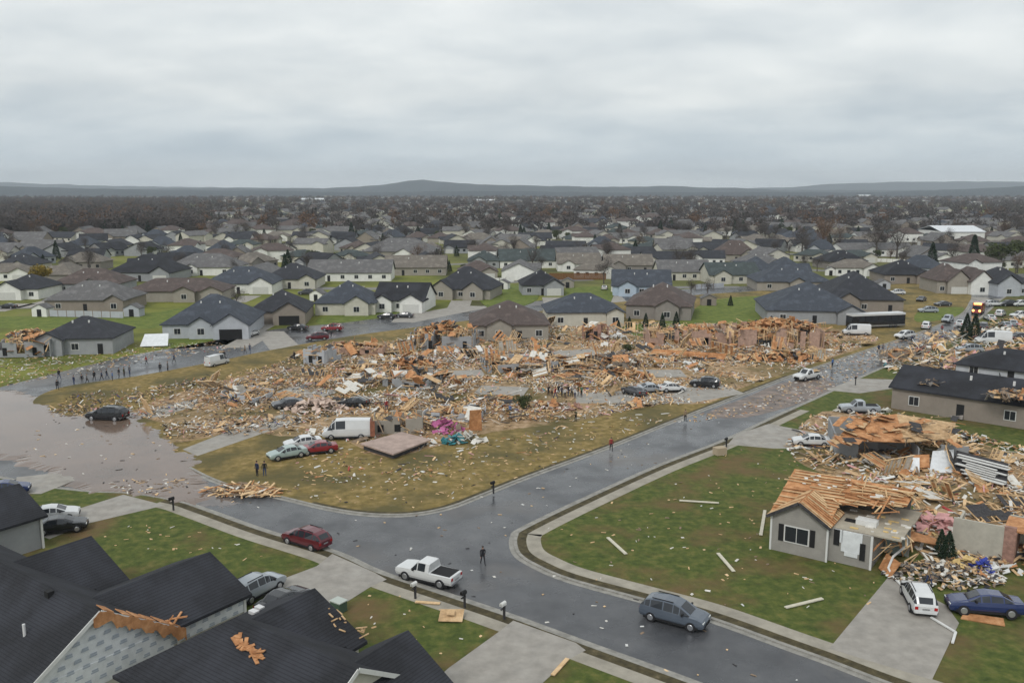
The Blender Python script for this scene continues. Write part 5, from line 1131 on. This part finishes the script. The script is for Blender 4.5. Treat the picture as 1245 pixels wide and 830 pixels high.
heap(1135, 640, 2.6, 2.0, 1.8, pinkm, 46, 'pink heap of insulation behind the garage debris of the grey house', 'insulation_heap', 'insulation', 5); heap(1195, 694, 1.0, .8, 1.1, bluc, 18, 'blue heap of plastic above the dark blue wrecked car', 'plastic_heap', 'plastic', 6, .4)
heap(1176, 690, 1.6, .9, .8, yel, 16, 'orange yellow heap of foam left of the blue plastic', 'foam_heap', 'foam', 7, .4); heap(1218, 696, 1.6, .8, .8, trim, 14, 'white heap of gutter scraps right of the blue plastic', 'gutter_heap', 'gutter', 8, .4)
heap(1145, 700, 5.0, 2.8, .7, [rub, tarb, gyp, lumd, ply], 420, 'grey brown heap of roofing beside the white suv', 'rubble_heap', 'rubble', 9, .22); heap(1215, 405, 5, 3, 1.6, gyp, 60, 'white heap of sheet scraps by the queue of cars', 'sheet_heap', 'sheet scraps', 10)
heap(752, 412, 2.0, 1.6, 1.4, trim, 20, 'small white heap right of the pink brick box', 'sheet_heap', 'sheet scraps', 11); heap(1048, 500, 4.0, 2.2, 1.0, gyp, 50, 'white heap of boards around the silver pickup', 'sheet_heap', 'sheet scraps', 12)
tpx(5, 1152, 682, .33, 'crushed dark evergreen bush by the roofless pale wall', z=KZ); tpx(5, 1143, 676, .28, 'small crushed evergreen bush left of the larger one by the pale wall', z=KZ)

OR = [osb, osb, osb, lum, ply, tarb]
heap(540, 419, 5.0, 3.0, 2.6, OR, 190, 'orange heap of rafters and boards crowning the half standing grey ruin', 'sheathing_heap', 'wreckage', 41, .75, 2.6)
heap(945, 414, 8.5, 3.4, 2.0, OR, 240, 'orange heap of boards on top of the large gutted ruin left of the coach', 'sheathing_heap', 'wreckage', 42, .8, 2.9)
heap(950, 437, 9.0, 2.4, 1.6, OR, 170, 'orange heap of boards spilled in front of the large gutted ruin', 'sheathing_heap', 'wreckage', 43, .7)
heap(838, 416, 8.0, 2.6, 1.6, OR, 180, 'orange heap of boards over the long broken pink wall', 'sheathing_heap', 'wreckage', 44, .7, 1.8)
heap(430, 428, 6.5, 2.0, 1.5, OR, 120, 'orange heap of boards beside the side street at the left end of the ruins', 'sheathing_heap', 'wreckage', 45, .6, .6)
heap(505, 446, 6.5, 3.0, 1.7, OR, 150, 'orange heap of boards below the half standing grey ruin', 'sheathing_heap', 'wreckage', 46, .6)
heap(755, 458, 5.5, 2.6, 1.6, OR, 110, 'orange heap of boards above the white crushed car', 'sheathing_heap', 'wreckage', 47, .6)
heap(660, 496, 6.0, 2.0, 1.0, [brick, osb, ply, gyp, brick], 140, 'reddish heap of broken boards just below the group of people', 'sheathing_heap', 'wreckage', 48, .45)
heap(1235, 443, 5.0, 2.5, 2.2, OR, 90, 'orange heap of boards at the right edge above the black roofs', 'sheathing_heap', 'wreckage', 49, .7, .8)
heap(36, 422, 4.0, 3.0, 1.6, [osb, tarb, lumd, lum], 90, 'brown orange heap of rafters on the torn left end of the pale house', 'sheathing_heap', 'wreckage', 50, .7, 2.4)
heap(1228, 519, 3.6, 2.4, .9, [osb, tarb, lumd, ply, rub], 120, 'brown torn patch of decking on the long black roof at the right edge', 'torn_decking', 'wreckage', 51, .5, 4.2)
heap(1136, 498, 3.2, 2.0, .7, [tarb, lumd, rub, ply], 70, 'dark torn patch of decking on the left end of the long black roof', 'torn_decking', 'wreckage', 52, .4, 3.9)
heap(1190, 448, 6.5, 2.2, 1.2, [rub, gyp, tarb, pinkm, lumd, osb], 150, 'mixed heap of wreckage behind the half sunk black roof', 'rubble_heap', 'wreckage', 53, .5)
for u, v, c, l in ((1152, 391, 'silver', 'silver car stopped mid street before the flashing truck'), (1168, 396, 'white', 'white car just left of the conifer shrubs'), (1216, 384, 'white', 'white suv on the right verge above the queue'), (1232, 396, 'silver', 'silver car at the right edge of the queue, lower one'), (1196, 400, 'dgrey', 'dark car right of the conifer shrubs'), (1126, 399, 'white', 'white car on the left verge beyond the coach'), (1120, 366, 'dgrey', 'dark car in front of the beige corner house'), (1240, 372, 'white', 'white car at the right edge beyond the street'), (1076, 366, 'white', 'white car behind the charcoal roof above the coach')):
    put(rnd.choice(['suv', 'sedan']), c, u, v, rnd.choice([50, 230, 60, 190]), l, KZ)
for u, v, a, c, l in ((1145, 404, 'red', 'black', 'person in red on the far street near the silver car'), (1160, 402, 'white', 'denim', 'person in white on the far street near the white car'), (1108, 417, 'navy', 'black', 'person in navy beside the white suv on the far street'), (1090, 432, 'tan', 'denim', 'person in tan at the kerb below the white suv'), (1012, 447, 'blue', 'black', 'person in blue beside the loaded white pickup'), (700, 512, 'olive', 'black', 'person in olive searching the front edge of the rubble'), (470, 500, 'red', 'denim', 'person in red searching the rubble above the white van'), (620, 505, 'blue', 'black', 'person in blue beside the narrow green bush'), (1128, 712, 'tan', 'denim', 'person in tan searching the heap right of the white suv')):
    person(u, v, rnd.uniform(0, 360), a, c, l, rnd.choice(['stand', 'arms', 'walk']), K)
# ------------------------------------------------------------------ debris
DM = [lum, ply, osb, gyp, lumd, tarb, rub, pinkm, trim, brick, yel, dirt, bluc, red, teal]
def pt_in(poly, x, y):
    c = False; j = len(poly) - 1
    for i in range(len(poly)):
        xi, yi = poly[i]; xj, yj = poly[j]
        if (yi > y) != (yj > y) and x < (xj - xi) * (y - yi) / (yj - yi) + xi: c = not c
        j = i
    return c
clump = lambda x, y: .5 + .5 * math.sin(x * .31 + 1.7 * math.sin(y * .13)) * math.sin(y * .23 + 1.3 * math.sin(x * .17))
def sample(poly, n, dens=None):
    xs = [p[0] for p in poly]; ys = [p[1] for p in poly]; out_ = []
    while len(out_) < n:
        x, y = rnd.uniform(min(xs), max(xs)), rnd.uniform(min(ys), max(ys))
        if pt_in(poly, x, y) and (dens is None or rnd.random() < dens(x, y)): out_.append((x, y))
    return out_
UC = np.array([(-1, -1, -1), (1, -1, -1), (1, 1, -1), (-1, 1, -1), (-1, -1, 1), (1, -1, 1), (1, 1, 1), (-1, 1, 1)], float) / 2
UF = np.array([(0, 3, 2, 1), (4, 5, 6, 7), (0, 1, 5, 4), (1, 2, 6, 5), (2, 3, 7, 6), (3, 0, 4, 7)])
def local_w(w_, x, y):
    a = math.sin(x * .19 + 2 * math.sin(y * .11)) * math.sin(y * .16 + 1.5 * math.sin(x * .09)); c = math.sin(x * .23 + 4) * math.sin(y * .2 + 1 + math.sin(x * .1)); w_ = list(w_)
    if y > 165: a += .35
    if a > .3: w_[2] *= 2.6; w_[0] *= 1.3; w_[10] *= 2
    if a < -.3: w_[3] *= 2.2; w_[8] *= 2; w_[7] *= 2
    if c > .45: w_[5] *= 2.5; w_[6] *= 2; w_[4] *= 2
    return w_
def rubble(name, label, pts, kinds, weights, zf, szf, tiltf=.35):
    n = len(pts); V = np.zeros((n, 8, 3)); mi = np.zeros(n, int)
    for i, (x, y) in enumerate(pts):
        s = np.array(szf()); tz, tx, ty = rnd.uniform(0, 6.28), rnd.gauss(0, tiltf), rnd.gauss(0, tiltf)
        cz, sz_ = math.cos(tz), math.sin(tz); cx, sx = math.cos(tx), math.sin(tx); cy, sy = math.cos(ty), math.sin(ty)
        Rm = np.array([[cz, -sz_, 0], [sz_, cz, 0], [0, 0, 1]]) @ np.array([[1, 0, 0], [0, cx, -sx], [0, sx, cx]]) @ np.array([[cy, 0, sy], [0, 1, 0], [-sy, 0, cy]])
        c = UC * s; c = c + (np.array([[0, 0, 0]]) + np.random.RandomState(i).uniform(-.18, .18, (8, 1)) * np.array([[s[0], s[1], 0]]))
        q = c @ Rm.T; z = zf(x, y); V[i] = q + np.array([x, y, z - q[:, 2].min() * .6])
        mi[i] = rnd.choices(range(len(kinds)), weights if len(kinds) < 12 else local_w(weights, x, y))[0]
    me = bpy.data.meshes.new(name); F = (UF[None] + (np.arange(n) * 8)[:, None, None]).reshape(-1, 4)
    me.from_pydata(V.reshape(-1, 3).tolist(), [], F.tolist())
    for m_ in kinds: me.materials.append(m_)
    me.polygons.foreach_set('material_index', np.repeat(mi, 6)); me.update()
    o = bpy.data.objects.new(name, me); COL.objects.link(o); return tag(o, label, kind='stuff')
piles = [(P(u, v).x, P(u, v).y, r_, h_) for u, v, r_, h_ in ((450, 445, 8, 1.6), (520, 440, 9, 1.8), (600, 430, 9, 1.5), (660, 445, 10, 2.0), (760, 440, 9, 1.8), (840, 430, 9, 1.6), (930, 430, 9, 1.5), (560, 470, 9, 1.3), (490, 490, 7, 1.2), (600, 500, 8, 1.3), (520, 520, 6, 1.2), (650, 510, 6, 1.0), (740, 465, 7, 1.0), (280, 480, 7, 1.0), (320, 465, 7, .9), (420, 470, 7, 1.2), (1000, 450, 5, .6))]
def height(x, y):
    h_ = 0
    for a, b_, r_, t_ in piles:
        d = ((x - a) ** 2 + (y - b_) ** 2) / (r_ * r_)
        if d < 1: h_ = max(h_, .7 * t_ * (1 - d))
    return h_
dpoly = deb
clear_z = [(P(u, v).x, P(u, v).y, a, b_) for u, v, a, b_ in ((300, 502, 9, 3.5), (215, 505, 9, 4), (372, 478, 6, 4), (700, 486, 9, 4), (880, 482, 8, 4), (430, 512, 6, 3), (610, 476, 5, 5), (800, 455, 6, 5), (560, 455, 5, 4), (940, 452, 7, 5), (700, 430, 6, 5), (340, 455, 7, 6), (620, 520, 6, 3))]
def bare(x, y):
    for a, b_, rx, ry in clear_z:
        if ((x - a) / rx) ** 2 + ((y - b_) / ry) ** 2 < 1: return .12
    return 1
dens = lambda x, y: bare(x, y) * (.62 if x < -28 else 1) * min(1, .05 + .75 * clump(x, y) ** 1.5 + .5 * height(x, y)) * (.35 if y < 118 + .25 * x else 1)
zf = lambda x, y: KZ + .01 + height(x, y) * rnd.uniform(.1, 1)
small = lambda: (rnd.uniform(.1, .5) * rnd.choice([1, 1, 2.2]), rnd.uniform(.05, .24), rnd.uniform(.02, .09))
mid = lambda: (rnd.uniform(.7, 2.4), rnd.choice([rnd.uniform(.08, .18), rnd.uniform(.08, .18), rnd.uniform(.4, .9)]), rnd.uniform(.04, .1))
Wt = [32, 32, 12, 34, 9, 6, 9, 5, 16, 4, 4, 14, .4, .5, .4]
rubble('debris', 'tan and white litter of splintered wood and drywall covering the destroyed lots', sample(dpoly, 36000, dens), DM, Wt, zf, small, .4)
rubble('debris', 'larger broken boards and sheets strewn over the destroyed lots', sample(dpoly, 1300, dens), DM, Wt, zf, mid, .3)
rp = wp([(985, 505), (1100, 505), (1245, 545), (1330, 640), (1245, 700), (1160, 715), (1115, 690), (1108, 610), (1010, 580), (950, 550)], KZ)
rubble('debris', 'broken boards and drywall strewn round the right hand ruins', sample(rp, 3000, lambda x, y: .08 + .92 * clump(x * 1.7, y * 1.7) ** 1.6), DM, Wt, lambda x, y: KZ + rnd.uniform(0, .25), lambda: (rnd.uniform(.12, 1.0) * rnd.choice([1, 1, 1.7]), rnd.uniform(.06, .3), rnd.uniform(.03, .12)))
rp2 = wp([(1060, 440), (1150, 405), (1245, 385), (1330, 420), (1300, 470), (1160, 470), (1090, 455)], KZ)
rubble('debris', 'scattered wreckage along the far right kerb', sample(rp2, 2200), DM, Wt, lambda x, y: KZ + rnd.uniform(0, .5), mid)
rp3 = wp([(900, 492), (1010, 440), (1130, 400), (1160, 410), (1060, 450), (980, 488), (900, 505), (830, 515), (800, 515)], .02)
rubble('debris', 'litter of insulation and splinters on the upper street', sample(rp3, 1000), DM, Wt, lambda x, y: .03, lambda: (rnd.uniform(.12, .6), rnd.uniform(.06, .3), .03), .1)
rp4 = wp([(0, 430), (150, 420), (260, 415), (300, 425), (200, 436), (0, 470)], 0)
rubble('debris', 'litter on the grass around the torn house at the left', sample(rp4, 900), DM, Wt, lambda x, y: .02, small, .15)
rp5 = wp([(195, 470), (330, 445), (420, 420), (420, 500), (330, 530), (240, 530), (210, 545), (190, 510), (60, 500), (90, 480)], KZ)
rubble('debris', 'dark and tan litter over the left end of the destroyed block', sample(rp5, 3800, lambda x, y: .15 + .85 * clump(x, y)), DM, [14, 14, 6, 12, 22, 18, 12, 2, 6, 2, 2, 14, .7, .3, .3], lambda x, y: KZ + .01 + rnd.uniform(0, .25), small)
pol_l = wp([(0, 0)] and [(640, 650), (900, 540), (1000, 560), (1100, 690), (1040, 780), (700, 700)], KZ)
rubble('litter', 'thin litter of scraps on the right lawn', sample(pol_l, 150), [gyp, lum, ply, lumd, trim], [3, 4, 3, 4, 1], lambda x, y: KZ, lambda: (rnd.uniform(.08, .45), rnd.uniform(.05, .2), .04), .1)
pol_i = wp([(340, 600), (400, 560), (520, 550), (700, 525), (810, 505), (740, 540), (640, 578), (500, 622)], KZ)
rubble('litter', 'thin litter of scraps on the yellow lawn before the debris', sample(pol_i, 230), [gyp, lum, ply, lumd, trim, tarb], [3, 4, 3, 5, 1, 2], lambda x, y: KZ, lambda: (rnd.uniform(.1, .5), rnd.uniform(.05, .2), .05), .12)
pol_r = wp([(260, 600), (450, 630), (640, 582), (900, 485), (880, 530), (650, 640), (640, 670), (860, 745), (1080, 830), (820, 830), (500, 700), (330, 650)], .02)
rubble('litter', 'sparse pale scraps on the wet street', sample(pol_r, 110), [gyp, lum, trim, lumd, tarb], [3, 2, 2, 3, 3], lambda x, y: .025, lambda: (rnd.uniform(.1, .4), rnd.uniform(.06, .2), .03), .06)
pol_n = wp([(60, 650), (215, 625), (300, 665), (360, 690), (150, 690)], KZ)
rubble('litter', 'sparse scraps on the lower left lawns', sample(pol_n, 30) + sample(wp([(400, 720), (470, 715), (600, 765), (550, 800), (440, 780)], KZ), 16), [gyp, lum, ply], [1, 2, 2], lambda x, y: KZ, lambda: (rnd.uniform(.1, .4), rnd.uniform(.06, .2), .03), .1)
rubble('debris', 'scraps floating along the margin of the flood water', sample(wp([(60, 505), (110, 500), (190, 520), (235, 560), (220, 590), (120, 588), (60, 565), (20, 550)], KZ), 60) + sample(wp([(120, 585), (225, 580), (235, 600), (160, 602)], KZ), 90) + sample(wp([(60, 498), (110, 497), (120, 508), (70, 506)], KZ), 70), [lum, lumd, gyp, tarb], [3, 4, 2, 3], lambda x, y: KZ + .015, lambda: (rnd.uniform(.1, .7), rnd.uniform(.06, .22), .04), .05)
rubble('debris', 'pile of tan boards lying on the street by the puddle', sample(wp([(245, 597), (300, 588), (345, 598), (340, 604), (270, 605)], .02), 150), [lum, ply, osb, lumd, gyp], [3, 3, 2, 3, 1], lambda x, y: .03 + rnd.uniform(0, .3), lambda: (rnd.uniform(.5, 2.2), rnd.uniform(.1, .3), .06), .15)
for i_, (u, v, a, b_) in enumerate(((372, 478, 9, 6), (610, 476, 8, 6), (800, 455, 9, 6), (560, 455, 8, 5), (700, 430, 9, 6))):
    p = P(u, v); q = MB(); q.box(-a / 2, a / 2, -b_ / 2, b_ / 2, 0, KZ + .09); o = q.build('foundation_slab', concrete, None, loc=(p.x, p.y, 0), rz=R(10 * i_ - 20)); tag(o, ['bare slab left of the buried black car', 'bare slab left of the group of people', 'bare slab above the silver and white wrecks', 'bare slab at the middle of the destroyed block', 'bare slab below the cream house'][i_], 'foundation')
rubble('debris', 'fringe of splinters thinning out onto the yellow lawn', sample(wp([(340, 545), (430, 545), (480, 560), (600, 535), (720, 510), (810, 500), (820, 508), (740, 530), (610, 562), (480, 590), (380, 585)], KZ), 330, lambda x, y: clump(x * 1.5, y * 1.5)), DM, Wt, lambda x, y: KZ, small, .15)
def open_view(x, y):
    for u, v, rx in ((686, 482, 8), (800, 478, 11), (857, 472, 7), (430, 496, 6), (350, 497, 6), (770, 482, 5), (982, 462, 7)):
        p = P(u, v)
        if abs(x - p.x * y / p.y) < rx and p.y - 14 < y < p.y + 2.5: return 0
    return 1
# individual larger pieces
def singles(name, cat, label, group, pts, mats_, szf, tilt):
    protos = []
    for m_ in mats_:
        for _ in range(3):
            s = szf(); b = MB(); j = lambda: rnd.uniform(-.12, .12) * s[0]
            b.hexa([(-s[0] / 2 + j(), -s[1] / 2, -s[2] / 2), (s[0] / 2 + j(), -s[1] / 2, -s[2] / 2), (s[0] / 2 + j(), s[1] / 2, -s[2] / 2), (-s[0] / 2 + j(), s[1] / 2, -s[2] / 2), (-s[0] / 2 + j(), -s[1] / 2, s[2] / 2), (s[0] / 2 + j(), -s[1] / 2, s[2] / 2), (s[0] / 2, s[1] / 2, s[2] / 2), (-s[0] / 2 + j(), s[1] / 2, s[2] / 2)])
            protos.append((b.mesh(name, m_), s))
    for (x, y) in pts:
        me, s = rnd.choice(protos); o = bpy.data.objects.new(name, me); COL.objects.link(o); ty = rnd.gauss(0, tilt)
        o.location = (x, y, KZ + height(x, y) * rnd.uniform(.6, 1.1) + abs(math.sin(ty)) * s[0] * .5 + .06); o.rotation_euler = (rnd.gauss(0, tilt * .7), ty, rnd.uniform(0, 6.28)); tag(o, label, cat, group)
both = lambda n: sample(dpoly, int(n * .8), lambda x, y: dens(x, y) * open_view(x, y)) + sample(rp, n - int(n * .8))
singles('lumber_board', 'board', 'splintered tan lumber board strewn among the wreckage', 'lumber boards in the wreckage', both(120), [lum, lumd], lambda: (rnd.uniform(1.8, 3.8), .18, .1), .16)
singles('plywood_sheet', 'plywood sheet', 'broken orange sheathing sheet strewn among the wreckage', 'orange sheathing sheets in the wreckage', both(55), [osb], lambda: (rnd.uniform(1.4, 2.6), 1.1, .05), .3)
singles('plywood_sheet', 'plywood sheet', 'broken tan plywood sheet strewn among the wreckage', 'tan plywood sheets in the wreckage', both(50), [ply], lambda: (rnd.uniform(1.2, 2.5), 1.0, .05), .3)
singles('drywall_sheet', 'drywall', 'torn white drywall sheet strewn among the wreckage', 'white drywall sheets in the wreckage', both(70), [gyp, trim], lambda: (rnd.uniform(1.0, 2.2), .9, .05), .25)
def frame_mesh(w_, h_, sheath, q):
    b = MB(); b.box(-w_ / 2, w_ / 2, -.05, .05, 0, .06); b.box(-w_ / 2, w_ / 2, -.05, .05, h_ - .06, h_)
    n = int(w_ / .5)
    for k in range(n + 1):
        if q.random() < .85: x = -w_ / 2 + k * w_ / n; b.bar((x, 0, 0), (x + q.gauss(0, .04), 0, h_ * (1 if q.random() < .7 else q.uniform(.4, 1.2))), .09, .1)
    for k in range(n):
        if q.random() < sheath: x = -w_ / 2 + k * w_ / n; b.box(x, x + w_ / n * .98, .055, .08, q.choice([0, 0, h_ * .3]), h_ * q.choice([1, 1, .6]), 1)
    return b
for nm, lb, gp, m1, n_, sh in (('sheathed_frame', 'broken timber frame with orange sheathing lying in the wreckage', 'orange wall frames', osb, 46, .75), ('timber_frame', 'bare broken stud frame lying in the wreckage', 'bare stud frames', lum, 30, .12), ('torn_sheet', 'pale torn siding panel lying in the wreckage', 'pale wall sections', gyp, 34, .85), ('shingled_panel', 'dark shingled panel lying in the wreckage', 'dark roof sections', tarb, 26, .9)):
    pr = [frame_mesh(rnd.uniform(2.4, 4.6), rnd.uniform(2.0, 2.7), sh, rnd).mesh(nm, [lum, m1]) for _ in range(4)]
    for (x, y) in sample(dpoly, int(n_ * .85), lambda x, y: open_view(x, y) * dens(x, y) * (1.0 if y > 120 else .4)) + sample(wp([(1050, 512), (1245, 552), (1300, 640), (1180, 655), (1120, 612), (1070, 582)], KZ), n_ - int(n_ * .85)):
        o = bpy.data.objects.new(nm, rnd.choice(pr)); COL.objects.link(o); o.location = (x, y, KZ + .25 + height(x, y) * .8); lean = rnd.choice([1.5, 1.3, 1.05, .5, -1.3]) + rnd.gauss(0, .1); o.rotation_euler = (lean, rnd.gauss(0, .12), rnd.uniform(0, 6.28)); tag(o, lb, 'timber frame' if 'frame' in nm else nm.replace('_', ' '), gp)
singles('shingle_sheet', 'roofing', 'torn dark roofing sheet strewn among the wreckage', 'dark roofing sheets in the wreckage', both(40), [tarb, ROOF['grey']], lambda: (rnd.uniform(1.2, 2.6), 1.1, .06), .2)
